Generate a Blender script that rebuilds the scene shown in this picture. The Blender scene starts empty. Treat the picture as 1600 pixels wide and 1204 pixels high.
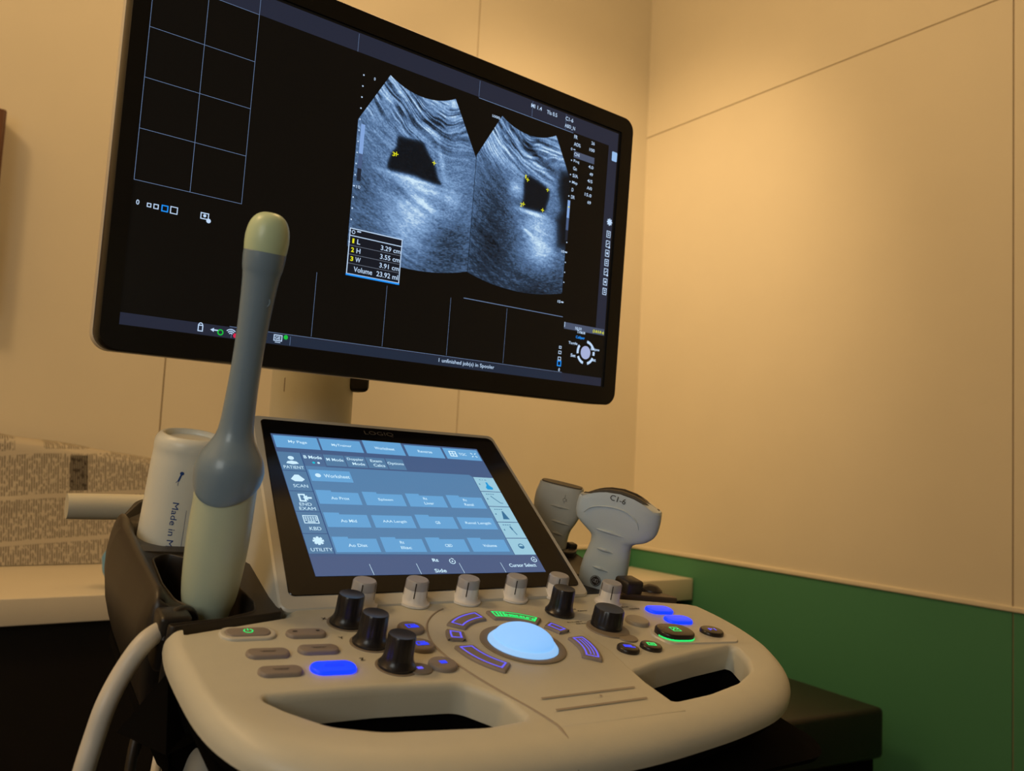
import bpy, bmesh, math, random
import numpy as np
from mathutils import Matrix, Vector, geometry
random.seed(7)
S = bpy.context.scene
COL = S.collection
PI = math.pi

# ---------------------------------------------------------------- camera
def mat3(x, y, z, o=(0, 0, 0)):
    x, y, z = Vector(x).normalized(), Vector(y), Vector(z)
    y = (y - x * y.dot(x)).normalized()
    zz = x.cross(y)
    m = Matrix.Identity(4)
    for i in range(3):
        m[i][0], m[i][1], m[i][2], m[i][3] = x[i], y[i], zz[i], o[i]
    return m
cd_ = bpy.data.cameras.new('camera'); cam = bpy.data.objects.new('camera', cd_); COL.objects.link(cam)
cam.matrix_world = mat3((.82, -.57017, .05004), (-.08866, -.04016, .99525), (0, 0, 1), (0, 0, 1.12))
cd_.sensor_width = 36; cd_.lens = 1340 / 1600 * 36; cd_.clip_start = .01; cd_.clip_end = 50
cd_.dof.use_dof = True; cd_.dof.focus_distance = .75; cd_.dof.aperture_fstop = 11
S.camera = cam
S.view_settings.view_transform = 'Standard'; S.view_settings.look = 'None'
S.view_settings.exposure = 0; S.view_settings.gamma = 1; S.view_settings.use_curve_mapping = False

# ---------------------------------------------------------------- light
w = bpy.data.worlds.new('room_air'); S.world = w; w.use_nodes = True
w.node_tree.nodes['Background'].inputs[0].default_value = (1, .62, .26, 1)
w.node_tree.nodes['Background'].inputs[1].default_value = .07
def area(name, loc, target, size, power, color):
    l = bpy.data.lights.new(name, 'AREA'); l.shape = 'SQUARE'; l.size = size; l.energy = power; l.color = color
    o = bpy.data.objects.new(name, l); COL.objects.link(o); o.location = loc
    o.rotation_euler = (Vector(target) - Vector(loc)).to_track_quat('-Z', 'Y').to_euler()
    return o
def bulb(name, loc, power, color, r=.16):
    l = bpy.data.lights.new(name, 'POINT'); l.shadow_soft_size = r; l.energy = power; l.color = color
    o = bpy.data.objects.new(name, l); COL.objects.link(o); o.location = loc; return o
bulb('ceiling_lamp_light', (1.0, 1.55, 2.95), 18, (1, .645, .30))
sl = bpy.data.lights.new('corner_spot_light', 'SPOT'); sl.energy = 80; sl.color = (1, .645, .30); sl.spot_size = math.radians(72); sl.spot_blend = 1; sl.shadow_soft_size = .1
so = bpy.data.objects.new('corner_spot_light', sl); COL.objects.link(so); so.location = (1.10, 1.65, 3.1)
so.rotation_euler = (Vector((2.43, 2.62, 1.45)) - Vector((1.10, 1.65, 3.1))).to_track_quat('-Z', 'Y').to_euler()
bulb('second_lamp_light', (-.9, .95, 2.75), 36, (1, .645, .30))
area('left_fill_light', (-.95, -.35, 1.55), (.3, .6, 1.05), .6, 4.8, (.92, .96, .92))  # cool fill added on the camera's left to brighten the machine; no doorway there

# ---------------------------------------------------------------- materials
def lin(c):
    return tuple(((v / 255) / 12.92 if v / 255 <= .04045 else ((v / 255 + .055) / 1.055) ** 2.4) for v in c)
MATS = {}
def mat(name, rgb, rough=.5, spec=.5, metal=0, emit=None, es=1, bump=0, bscale=200, var=0, srgb=False, coat=0, sss=0):
    if name in MATS: return MATS[name]
    m = bpy.data.materials.new(name); m.use_nodes = True
    nt = m.node_tree; b = nt.nodes['Principled BSDF']
    c = lin(rgb) if srgb else rgb
    b.inputs['Base Color'].default_value = (*c, 1)
    b.inputs['Roughness'].default_value = rough
    b.inputs['Metallic'].default_value = metal
    b.inputs['Specular IOR Level'].default_value = spec
    b.inputs['Coat Weight'].default_value = coat
    if sss:
        b.inputs['Subsurface Weight'].default_value = sss; b.inputs['Subsurface Radius'].default_value = (.01, .01, .01)
    if emit is not None:
        b.inputs['Emission Color'].default_value = (*lin(emit), 1); b.inputs['Emission Strength'].default_value = es
    tc = nt.nodes.new('ShaderNodeTexCoord')
    if bump or var:
        n = nt.nodes.new('ShaderNodeTexNoise'); n.inputs['Scale'].default_value = bscale; n.inputs['Detail'].default_value = 3
        nt.links.new(tc.outputs['Object'], n.inputs['Vector'])
        if bump:
            bp = nt.nodes.new('ShaderNodeBump'); bp.inputs['Strength'].default_value = bump; bp.inputs['Distance'].default_value = .001
            nt.links.new(n.outputs['Fac'], bp.inputs['Height']); nt.links.new(bp.outputs['Normal'], b.inputs['Normal'])
        if var:
            mx = nt.nodes.new('ShaderNodeMix'); mx.data_type = 'RGBA'
            n2 = nt.nodes.new('ShaderNodeTexNoise'); n2.inputs['Scale'].default_value = bscale / 12; n2.inputs['Detail'].default_value = 4
            nt.links.new(tc.outputs['Object'], n2.inputs['Vector'])
            mx.inputs[6].default_value = (*[v * (1 - var) for v in c], 1); mx.inputs[7].default_value = (*[min(1, v * (1 + var)) for v in c], 1)
            nt.links.new(n2.outputs['Fac'], mx.inputs[0]); nt.links.new(mx.outputs[2], b.inputs['Base Color'])
    MATS[name] = m
    return m
def glow(name, rgb, es=1.0):
    return mat(name, (.02, .02, .02), .4, .3, emit=rgb, es=es)
M_CASE = mat('ivory_case_plastic', (.60, .59, .49), .42, .45, bump=.08, bscale=900, var=.03)
M_CASE2 = mat('pale_housing_plastic', (.60, .59, .52), .35, .5, bump=.05, bscale=900, var=.02)
M_BLACK = mat('black_satin_plastic', (.016, .013, .011), .38, .5, bump=.1, bscale=1200)
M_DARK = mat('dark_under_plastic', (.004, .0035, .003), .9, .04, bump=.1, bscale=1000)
M_HOLD = mat('black_holder_plastic', (.022, .017, .013), .42, .5, bump=.12, bscale=1500)
M_GLASS = mat('black_panel_glass', (.006, .005, .005), .12, .5, var=.1)
M_BEZEL = mat('black_bezel_plastic', (.008, .007, .006), .35, .45, bump=.05, bscale=1000)
M_SILVER = mat('champagne_case_edge', (.72, .66, .54), .35, .5, bump=.05, bscale=800)
M_KNOBB = mat('black_knob_plastic', (.012, .011, .013), .3, .5, bump=.05, bscale=1500)
M_KNOBW = mat('white_knob_plastic', (.80, .79, .77), .45, .4, bump=.05, bscale=1500)
M_KNOBG = mat('grey_knob_cap', (.40, .40, .42), .4, .5, bump=.05, bscale=1500)
M_KEY = mat('taupe_key_rubber', (.27, .235, .21), .5, .4, bump=.08, bscale=1200)
M_KEYD = mat('dark_key_plastic', (.02, .015, .013), .3, .5, bump=.05, bscale=1200)
M_KEYG = mat('grey_key_plastic', (.36, .33, .28), .4, .5, bump=.05, bscale=1200)
M_COLLAR = mat('grey_collar_print', (.26, .22, .165), .5, .4, bump=.05, bscale=1200)
M_PRINT = mat('dark_print_ink', (.03, .025, .02), .6, .3, var=.1)
M_SEAM = mat('seam_shadow_gap', (.36, .31, .25), .7, .2, var=.1)
M_PROBE = mat('blue_grey_probe_plastic', (.20, .29, .38), .33, .5, bump=.04, bscale=700, var=.03, coat=.15)
M_PROBE2 = mat('pale_grey_probe_plastic', (.62, .72, .76), .35, .5, bump=.04, bscale=700, var=.03)
M_PROBE3 = mat('worn_grey_probe_plastic', (.58, .60, .56), .35, .5, bump=.04, bscale=700, var=.03)
M_LENS = mat('brown_grey_lens_rubber', (.10, .085, .065), .45, .4, bump=.04, bscale=700)
M_TIP = mat('green_tinted_lens_cap', (.60, .74, .48), .35, .5, var=.03, sss=.1)
M_GRIP = mat('cream_probe_handle', (.52, .61, .47), .33, .5, bump=.03, bscale=700, var=.03)
M_CABLE = mat('white_cable_rubber', (.62, .60, .54), .4, .45, bump=.05, bscale=700)
M_BOTTLE = mat('white_bottle_plastic', (.80, .82, .74), .35, .5, var=.03, sss=.05)
M_BLUEINK = mat('blue_bottle_ink', (.02, .07, .28), .5, .3, var=.1)
M_WALL = mat('cream_wall_laminate', (.80, .74, .60), .55, .3, bump=.03, bscale=60, var=.03)
M_GREEN = mat('green_wall_laminate', (.075, .27, .15), .5, .35, bump=.03, bscale=60, var=.04)
M_GROOVE = mat('panel_groove', (.36, .27, .17), .8, .1, var=.05)
M_FLOOR = mat('brown_vinyl_floor', (.05, .04, .03), .5, .4, bump=.05, bscale=80, var=.2)
M_CEIL = mat('ceiling_plaster', (.75, .70, .60), .9, .1, bump=.2, bscale=150)
M_DESK = mat('cream_desk_laminate', (.74, .69, .58), .4, .4, bump=.02, bscale=90, var=.03)
M_DESKD = mat('dark_desk_panel', (.012, .010, .008), .6, .2, var=.15)
M_COUCH = mat('black_couch_vinyl', (.014, .010, .007), .42, .5, bump=.35, bscale=350)
M_BLUE = mat('light_blue_glove_rubber', (.17, .40, .70), .6, .3, bump=.3, bscale=150)
M_WOODT = mat('dark_brown_trim', (.06, .042, .03), .4, .5, bump=.05, bscale=900)
M_WOOD = mat('reddish_brown_wood', (.12, .045, .02), .4, .4, bump=.1, bscale=90, var=.25)

# ---------------------------------------------------------------- mesh helpers
def me_from(name, verts, faces, smooth=True, angle=35):
    me = bpy.data.meshes.new(name); me.from_pydata([tuple(v) for v in verts], [], faces); me.update()
    bm = bmesh.new(); bm.from_mesh(me); bmesh.ops.recalc_face_normals(bm, faces=bm.faces)
    finish(bm, me, smooth, angle)
    return me
def finish(bm, me, smooth=True, angle=35):
    for f in bm.faces: f.smooth = smooth
    if smooth:
        lim = math.radians(angle)
        for e in bm.edges:
            if len(e.link_faces) == 2 and e.calc_face_angle(0) > lim: e.smooth = False
    bm.to_mesh(me); bm.free()
    return me
def lathe(prof, seg=40, name='lathe', angle=35):
    vs, fs = [], []
    rings = []
    for r, z in prof:
        if r < 1e-6: rings.append([len(vs)]); vs.append((0, 0, z))
        else:
            rings.append(list(range(len(vs), len(vs) + seg)))
            vs += [(r * math.cos(2 * PI * i / seg), r * math.sin(2 * PI * i / seg), z) for i in range(seg)]
    for a, b in zip(rings, rings[1:]):
        for i in range(seg):
            j = (i + 1) % seg
            if len(a) == 1 and len(b) > 1: fs.append((a[0], b[i], b[j]))
            elif len(b) == 1 and len(a) > 1: fs.append((a[i], b[0], a[j]))
            elif len(a) > 1: fs.append((a[i], b[i], b[j], a[j]))
    return me_from(name, vs, fs, True, angle)
def smooth_loop(pts, n=6, closed=True):
    """Catmull-Rom through the points"""
    P = [Vector((p[0], p[1])) for p in pts]; out = []; N = len(P)
    for i in range(N if closed else N - 1):
        p0 = P[(i - 1) % N] if closed or i > 0 else P[i]; p1 = P[i]; p2 = P[(i + 1) % N]
        p3 = P[(i + 2) % N] if closed or i + 2 < N else P[(i + 1)]
        for k in range(n):
            t = k / n
            out.append(.5 * ((2 * p1) + (p2 - p0) * t + (2 * p0 - 5 * p1 + 4 * p2 - p3) * t * t + (3 * p1 - p0 - 3 * p2 + p3) * t ** 3))
    if not closed: out.append(P[-1])
    return out
def round_poly(pts, r, n=6):
    """straight-sided polygon with rounded corners; r a number or one per point"""
    P = [Vector((p[0], p[1])) for p in pts]; N = len(P); out = []
    for i in range(N):
        a, b, c = P[i - 1], P[i], P[(i + 1) % N]
        rr = r[i] if isinstance(r, (list, tuple)) else r
        d1, d2 = (a - b), (c - b); l1, l2 = d1.length, d2.length; d1.normalize(); d2.normalize()
        ang = d1.angle(d2)
        if rr < 1e-6 or ang > PI - .05: out.append(b); continue
        t = min(rr / math.tan(ang / 2), l1 * .49, l2 * .49); q = t * math.tan(ang / 2)
        bis = (d1 + d2).normalized(); cen = b + bis * (q / math.sin(ang / 2))
        s, e = b + d1 * t, b + d2 * t
        a0 = math.atan2(s.y - cen.y, s.x - cen.x); a1 = math.atan2(e.y - cen.y, e.x - cen.x)
        da = (a1 - a0 + PI) % (2 * PI) - PI
        out += [cen + Vector((math.cos(a0 + da * k / n), math.sin(a0 + da * k / n))) * q for k in range(n + 1)]
    return out
def rrect(x0, y0, x1, y1, r, n=6):
    return round_poly([(x0, y0), (x1, y0), (x1, y1), (x0, y1)], r, n)
def area2(P):
    return sum(P[i - 1].x * P[i].y - P[i].x * P[i - 1].y for i in range(len(P))) / 2
def offset(P, d):
    """move a CCW loop outward by d"""
    N = len(P); out = []
    for i in range(N):
        a, b, c = P[i - 1], P[i], P[(i + 1) % N]
        t1 = (b - a); t2 = (c - b)
        if t1.length < 1e-9: t1 = t2
        if t2.length < 1e-9: t2 = t1
        t1 = t1.normalized(); t2 = t2.normalized()
        n1 = Vector((t1.y, -t1.x)); n2 = Vector((t2.y, -t2.x)); n = (n1 + n2)
        if n.length < 1e-6: n = n1
        n.normalize(); k = max(.5, n.dot(n1))
        out.append(b + n * (d / k))
    return out
def slab(outline, holes, prof, hprof=None, name='slab', angle=40, cap_bottom=True):
    """outline/holes: loops; prof: [(outward offset, z)...] from the top rim down"""
    outline = [Vector((p[0], p[1])) for p in outline]
    if area2(outline) < 0: outline = outline[::-1]
    vs, fs = [], []
    def wall(loop, pr, sgn):
        idx = []
        for off, z in pr:
            L = offset(loop, off) if abs(off) > 1e-9 else loop
            idx.append(list(range(len(vs), len(vs) + len(L)))); vs.extend((p.x, p.y, z) for p in L)
        for a, b in zip(idx, idx[1:]):
            for i in range(len(loop)):
                j = (i + 1) % len(loop)
                fs.append((a[i], b[i], b[j], a[j]) if sgn > 0 else (a[j], b[j], b[i], a[i]))
        return idx[0], idx[-1]
    tops, bots = [], []
    t, b = wall(outline, prof, 1); tops.append(t); bots.append(b)
    for h in holes:
        h = [Vector((p[0], p[1])) for p in h]
        if area2(h) < 0: h = h[::-1]
        pr = [(-o, z) for o, z in (hprof or prof)]
        t, b = wall(h, pr, -1); tops.append(t); bots.append(b)
    for grp in ((tops, bots) if cap_bottom else (tops,)):
        loops = [[Vector(vs[i]).to_2d().to_3d() for i in g] for g in grp]
        flat = [i for g in grp for i in g]
        for tri in geometry.tessellate_polygon(loops): fs.append(tuple(flat[i] for i in tri))
    return me_from(name, vs, fs, True, angle)
def rprof(r, h, bottom, n=6, inset=0):
    """rounded edge: horizontal radius r, vertical radius h, then down to bottom"""
    p = [(r * math.sin(PI / 2 * k / n), -h * (1 - math.cos(PI / 2 * k / n))) for k in range(n + 1)]
    if bottom < -h: p.append((r - inset, bottom))
    return p
def weighted_slab(L, holes, prof, wf, hprof):
    """slab whose rim profile is scaled point by point: wf(p) = 1 for the high outer rim, less elsewhere"""
    L = [Vector(p) for p in L]
    if area2(L) < 0: L = L[::-1]
    W = [wf(p) for p in L]; vs, fs, tops, bots = [], [], [], []
    idx = []
    for off, z in prof:
        a = offset(L, 1e-3); idx.append(list(range(len(vs), len(vs) + len(L))))
        for p, q, w_ in zip(L, a, W):
            d = (q - p) / 1e-3; o_ = off * (w_ if off > 0 or z > 0 else max(w_, .35)); vs.append((p.x + d.x * o_, p.y + d.y * o_, z * w_ if z > 0 else z))
    for a, b in zip(idx, idx[1:]):
        for i in range(len(L)):
            k = (i + 1) % len(L); fs.append((a[i], b[i], b[k], a[k]))
    tops.append(idx[0]); bots.append(idx[-1])
    for h in holes:
        h = [Vector(p) for p in h]
        if area2(h) < 0: h = h[::-1]
        ii = []
        for off, z in hprof: H = offset(h, -off); ii.append(list(range(len(vs), len(vs) + len(h)))); vs += [(p.x, p.y, z) for p in H]
        for a, b in zip(ii, ii[1:]):
            for i in range(len(h)): k = (i + 1) % len(h); fs.append((a[k], b[k], b[i], a[i]))
        tops.append(ii[0]); bots.append(ii[-1])
    for grp in (tops, bots):
        flat = [i for g in grp for i in g]
        for tri in geometry.tessellate_polygon([[Vector((vs[i][0], vs[i][1], 0)) for i in g] for g in grp]): fs.append(tuple(flat[i] for i in tri))
    return me_from('holder', vs, fs, True, 50)
def box(x0, y0, z0, x1, y1, z1, bev=0, name='box'):
    bm = bmesh.new(); bmesh.ops.create_cube(bm, size=1)
    for v in bm.verts:
        v.co = Vector(((x0 + x1) / 2 + v.co.x * (x1 - x0), (y0 + y1) / 2 + v.co.y * (y1 - y0), (z0 + z1) / 2 + v.co.z * (z1 - z0)))
    if bev: bmesh.ops.bevel(bm, geom=bm.edges[:], offset=bev, segments=3, affect='EDGES', profile=.5)
    me = bpy.data.meshes.new(name); return finish(bm, me, True, 30 if bev else 10)
def tube(path, r, seg=16, name='tube', closed_ends=True, dense=8):
    P = [Vector(p) for p in path]; R = r if isinstance(r, (list, tuple)) else [r] * len(P)
    Q, RR = [], []
    for i in range(len(P) - 1):
        p0 = P[max(i - 1, 0)]; p1, p2 = P[i], P[i + 1]; p3 = P[min(i + 2, len(P) - 1)]
        for k in range(dense):
            t = k / dense
            Q.append(.5 * ((2 * p1) + (p2 - p0) * t + (2 * p0 - 5 * p1 + 4 * p2 - p3) * t * t + (3 * p1 - p0 - 3 * p2 + p3) * t ** 3)); RR.append(R[i] * (1 - t) + R[i + 1] * t)
    Q.append(P[-1]); RR.append(R[-1])
    vs, fs = [], []; up = Vector((.13, .37, .92)).normalized()
    for i, q in enumerate(Q):
        d = (Q[min(i + 1, len(Q) - 1)] - Q[max(i - 1, 0)]).normalized()
        a = (up - d * up.dot(d))
        if a.length < 1e-3: a = Vector((1, 0, 0)) - d * d.x
        a.normalize(); up = a; b = d.cross(a)
        vs += [q + (a * math.cos(2 * PI * k / seg) + b * math.sin(2 * PI * k / seg)) * RR[i] for k in range(seg)]
    for i in range(len(Q) - 1):
        for k in range(seg):
            l = (k + 1) % seg; fs.append((i * seg + k, i * seg + l, (i + 1) * seg + l, (i + 1) * seg + k))
    if closed_ends: fs.append(tuple(range(seg))); fs.append(tuple(range(len(vs) - seg, len(vs))))
    return me_from(name, vs, fs, True, 50)
def join(meshes, name='joined'):
    bm = bmesh.new()
    for m in meshes: bm.from_mesh(m); bpy.data.meshes.remove(m)
    me = bpy.data.meshes.new(name); bm.to_mesh(me); bm.free(); return me
def shift(me, x=0, y=0, z=0, rz=0):
    me.transform(Matrix.Translation((x, y, z)) @ Matrix.Rotation(rz, 4, 'Z')); return me
TXT = {}
def text_mesh(body, w=None, h=None, cx=0, cy=0, z=0, bold=.0, ang=0, ext=.0):
    """text fitted to a w x h box centred at cx, cy"""
    if (body, bold) not in TXT:
        c = bpy.data.curves.new('t', 'FONT'); c.body = body; c.size = 1; c.align_x = 'CENTER'; c.offset = bold; c.resolution_u = 3
        o = bpy.data.objects.new('t', c); COL.objects.link(o)
        bpy.context.view_layer.update()
        dg = bpy.context.evaluated_depsgraph_get(); me = bpy.data.meshes.new_from_object(o.evaluated_get(dg))
        bpy.data.objects.remove(o); bpy.data.curves.remove(c); TXT[(body, bold)] = me
    me = TXT[(body, bold)].copy()
    xs = [v.co.x for v in me.vertices]; ys = [v.co.y for v in me.vertices]
    W, H = max(xs) - min(xs), max(ys) - min(ys); mx, my = (max(xs) + min(xs)) / 2, (max(ys) + min(ys)) / 2
    sx = w / W if w else None; sy = h / H if h else None
    sx = sx or sy; sy = sy or sx
    me.transform(Matrix.Translation((cx, cy, z)) @ Matrix.Rotation(ang, 4, 'Z') @ Matrix.Diagonal((sx, sy, 1, 1)) @ Matrix.Translation((-mx, -my, 0)))
    return me
class Flat:
    """flat marks collected into one mesh; x right, v DOWN, millimetres"""
    def __init__(s, z=.0002, k=1.0): s.v = []; s.f = []; s.z = z; s.m = []; s.k = k
    def poly(s, pts):
        b = len(s.v); s.v += [(x / 1000, -y / 1000, s.z) for x, y in pts]; s.f.append(tuple(range(b, b + len(pts))))
    def rect(s, x0, y0, x1, y1): s.poly([(x0, y0), (x1, y0), (x1, y1), (x0, y1)])
    def line(s, x0, y0, x1, y1, w):
        d = Vector((x1 - x0, y1 - y0)); n = Vector((-d.y, d.x)).normalized() * w / 2
        s.poly([(x0 + n.x, y0 + n.y), (x1 + n.x, y1 + n.y), (x1 - n.x, y1 - n.y), (x0 - n.x, y0 - n.y)])
    def frame(s, x0, y0, x1, y1, w):
        s.rect(x0, y0, x1, y0 + w); s.rect(x0, y1 - w, x1, y1); s.rect(x0, y0 + w, x0 + w, y1 - w); s.rect(x1 - w, y0 + w, x1, y1 - w)
    def disc(s, x, y, r, n=20, ry=None): s.poly([(x + r * math.cos(2 * PI * k / n), y + (ry or r) * math.sin(2 * PI * k / n)) for k in range(n)])
    def ring(s, x, y, r, w, a0=0, a1=360, n=24):
        for k in range(n):
            p, q = math.radians(a0 + (a1 - a0) * k / n), math.radians(a0 + (a1 - a0) * (k + 1) / n)
            s.poly([(x + r * math.cos(p), y + r * math.sin(p)), (x + (r + w) * math.cos(p), y + (r + w) * math.sin(p)),
                    (x + (r + w) * math.cos(q), y + (r + w) * math.sin(q)), (x + r * math.cos(q), y + r * math.sin(q))])
    def cross(s, x, y, r, w): s.line(x - r, y, x + r, y, w); s.line(x, y - r, x, y + r, w)
    def text(s, body, x, y, w=None, h=None, bold=.0, ang=0, left=False):
        w = w * s.k if w else w; h = h * s.k if h else h
        if left and w is None: w = h * .62 * len(body)
        cx = x + w / 2 if left else x
        s.m.append(text_mesh(body, w / 1000 if w else None, h / 1000 if h else None, cx / 1000, -y / 1000, s.z, bold, ang))
    def mesh(s, name='flat'):
        me = bpy.data.meshes.new(name); me.from_pydata(s.v, [], s.f); me.update()
        if s.m: me = join([me] + s.m, name)
        for p in me.polygons: p.use_smooth = False
        return me

# ---------------------------------------------------------------- object helpers
WM = {}
def obj(name, me, m, parent=None, M=None):
    o = bpy.data.objects.new(name, me); COL.objects.link(o)
    M = M if M is not None else Matrix.Identity(4)
    if me is not None and m is not None:
        me.materials.clear()
        for k in (m if isinstance(m, (list, tuple)) else [m]): me.materials.append(k)
    if parent is not None:
        o.parent = parent; o.matrix_parent_inverse = Matrix.Identity(4); o.matrix_basis = WM[parent.name].inverted() @ M
    else: o.matrix_basis = M
    WM[o.name] = M.copy()
    return o
def thing(name, label, cat, loc, group=None, M=None):
    o = obj(name, None, None, None, M if M is not None else Matrix.Translation(loc)); o.empty_display_size = .05
    tag(o, label, cat, group); return o
def tag(o, label, cat, group=None):
    o['label'] = label; o['category'] = cat
    if group: o['group'] = group
    return o
def struct(name, me, m):
    o = obj(name, me, m); o['kind'] = 'structure'; return o

# frames of the machine: C = control panel plane, T = touch panel plane, MF = monitor plane
C = mat3((.99984, 0, -.0181), (.0039, .9759, .2181), None or (0, 0, 1), (.3401, .5840, 1.0057))
T = mat3((.99984, 0, -.0181), (.0115, .7702, .6377), (0, 0, 1), (.2508, .7275, 1.1296))
MF = mat3((.9978, .0662, -.0020), (.0047, -.0398, .9992), (0, 0, 1), (.1248, .7115, 1.5079))
def at(F, x, y, z=0, rz=0): return F @ Matrix.Translation((x, y, z)) @ Matrix.Rotation(rz, 4, 'Z')

# ================================================================ ROOM
BX, BY, ZC = 2.437, 2.62, 3.3          # right wall plane, back wall plane, ceiling
DADO = .778
def panels(axis, plane, back, u0, u1, seams, hseams, sign):
    """wall boards with open 4 mm joints in front of a backing board; returns (boards, grooves, dado boards)"""
    g = .002
    us = [u0] + sorted(s for s in seams if u0 < s < u1) + [u1]; hs = [DADO] + hseams + [ZC]
    up, low = [], []
    def add(lst, a, b, z0, z1):
        a_ = a if a == u0 else a + g; b_ = b if b == u1 else b - g
        if axis == 'x': lst.append(box(a_, min(plane, back), z0, b_, max(plane, back), z1))
        else: lst.append(box(min(plane, back), a_, z0, max(plane, back), b_, z1))
    for a, b in zip(us, us[1:]):
        for c, d in zip(hs, hs[1:]): add(up, a, b, c + g, d - g)
        add(low, a, b, 0, DADO - g)
    return up, low
def wall(name, axis, plane, back, u0, u1, seams, hseams):
    up, low = panels(axis, plane, back, u0, u1, seams, hseams, 1)
    s = 1 if back > plane else -1
    bk = box(u0, plane + .004, 0, u1, back + .05, ZC) if axis == 'x' else box(plane + .004, u0, 0, back + .05, u1, ZC)
    U, L = join(up), join(low)
    nU, nL, nB = len(U.polygons), len(L.polygons), len(bk.polygons)
    me = join([U, L, bk], name); o = struct(name, me, [M_WALL, M_GREEN, M_GROOVE])
    for i, p in enumerate(me.polygons): p.material_index = 0 if i < nU else (1 if i < nU + nL else 2)
    return o
wall('wall_back', 'x', BY, BY + .02, -2.0, BX, [-1.42, -.42, .578, 1.577], [])
wall('wall_right', 'y', BX, BX + .02, -1.9, BY, [1.137, -.4], [2.497])
struct('trim_1', box(BX - .006, -1.9, DADO, BX + .004, BY - .001, DADO + .014, .002), M_WALL)
struct('trim_2', box(-2.0, BY - .006, DADO, BX - .007, BY + .004, DADO + .014, .002), M_WALL)
struct('wall_left', box(-2.06, -1.9, 0, -2.0, BY, ZC), M_WALL)
struct('floor', box(-2.06, -1.9, -.05, BX + .06, BY + .06, 0), M_FLOOR)
struct('ceiling', box(-2.06, -1.9, ZC, BX + .06, BY + .06, ZC + .05), M_CEIL)

# wall cabinet at the left edge of the picture
cab = thing('wall_cabinet', 'reddish brown wooden cabinet hung on the wall at the far left edge', 'cabinet', (-.35, BY, 1.5))
obj('carcass', box(-.8, BY - .10, 1.42, .120, BY, 1.945, .006), M_WOOD, cab)
obj('door', box(-.79, BY - .118, 1.43, .114, BY - .101, 1.937, .003), M_WOOD, cab)

# ================================================================ DESK, SIDE TABLE, COUCH
desk = thing('desk', 'long cream-topped desk along the back wall under the newspaper bundle', 'desk', (0, 2.2, 0))
obj('desk_top', box(-1.2, 1.862, .760, 1.0, BY - .008, .811, .002), M_DESK, desk)
obj('front_panel', box(-1.18, 1.90, .02, .98, 1.918, .759), M_DESKD, desk)
for x in (-1.18, .962): obj('side_panel', box(x, 1.92, 0, x + .018, BY - .01, .759), M_DESKD, desk)
st = thing('side_table', 'low cream-topped table in the room corner against the green wall', 'table', (1.9, 2.44, 0))
obj('table_top', box(1.12, 2.272, .626, BX - .007, BY - .008, .704, .002), M_DESK, st)
for x, y in ((1.15, 2.30), (2.36, 2.30), (1.15, 2.56), (2.36, 2.56)): obj('leg', box(x, y, 0, x + .04, y + .035, .6255), M_DARK, st)
table_shade = thing('cabinet', 'dark block in place of the shade under the cream side table', 'cabinet', (1.8, 2.5, 0))  # no cabinet: dark block added in place of the shade under the table
obj('carcass', box(1.25, 2.38, 0, 2.30, BY - .02, .60, .004), M_DESKD, table_shade)  # bulk of the added shade block
obj('door', box(1.26, 2.368, .02, 1.77, 2.379, .59, .002), M_DESKD, table_shade)  # left front of the shade block, not a door
obj('door', box(1.78, 2.368, .02, 2.29, 2.379, .59, .002), M_DESKD, table_shade)  # right front of the shade block, not a door

cm = Matrix.Translation((2.195, 1.35, 0)) @ Matrix.Rotation(math.radians(-6), 4, 'Z')
couch = thing('couch', 'black vinyl treatment couch beside the green wall behind the console', 'couch', None, M=cm)
obj('cushion', box(-.98, 0, .37, 0, .62, .503, .014), M_COUCH, couch, cm)
obj('base', box(-.965, .02, .09, -.015, .60, .369, .006), M_DARK, couch, cm)
for x, y in ((-.95, .04), (-.07, .04), (-.95, .53), (-.07, .53)): obj('foot', box(x, y, 0, x + .04, y + .04, .0895), M_DARK, couch, cm)

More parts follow.
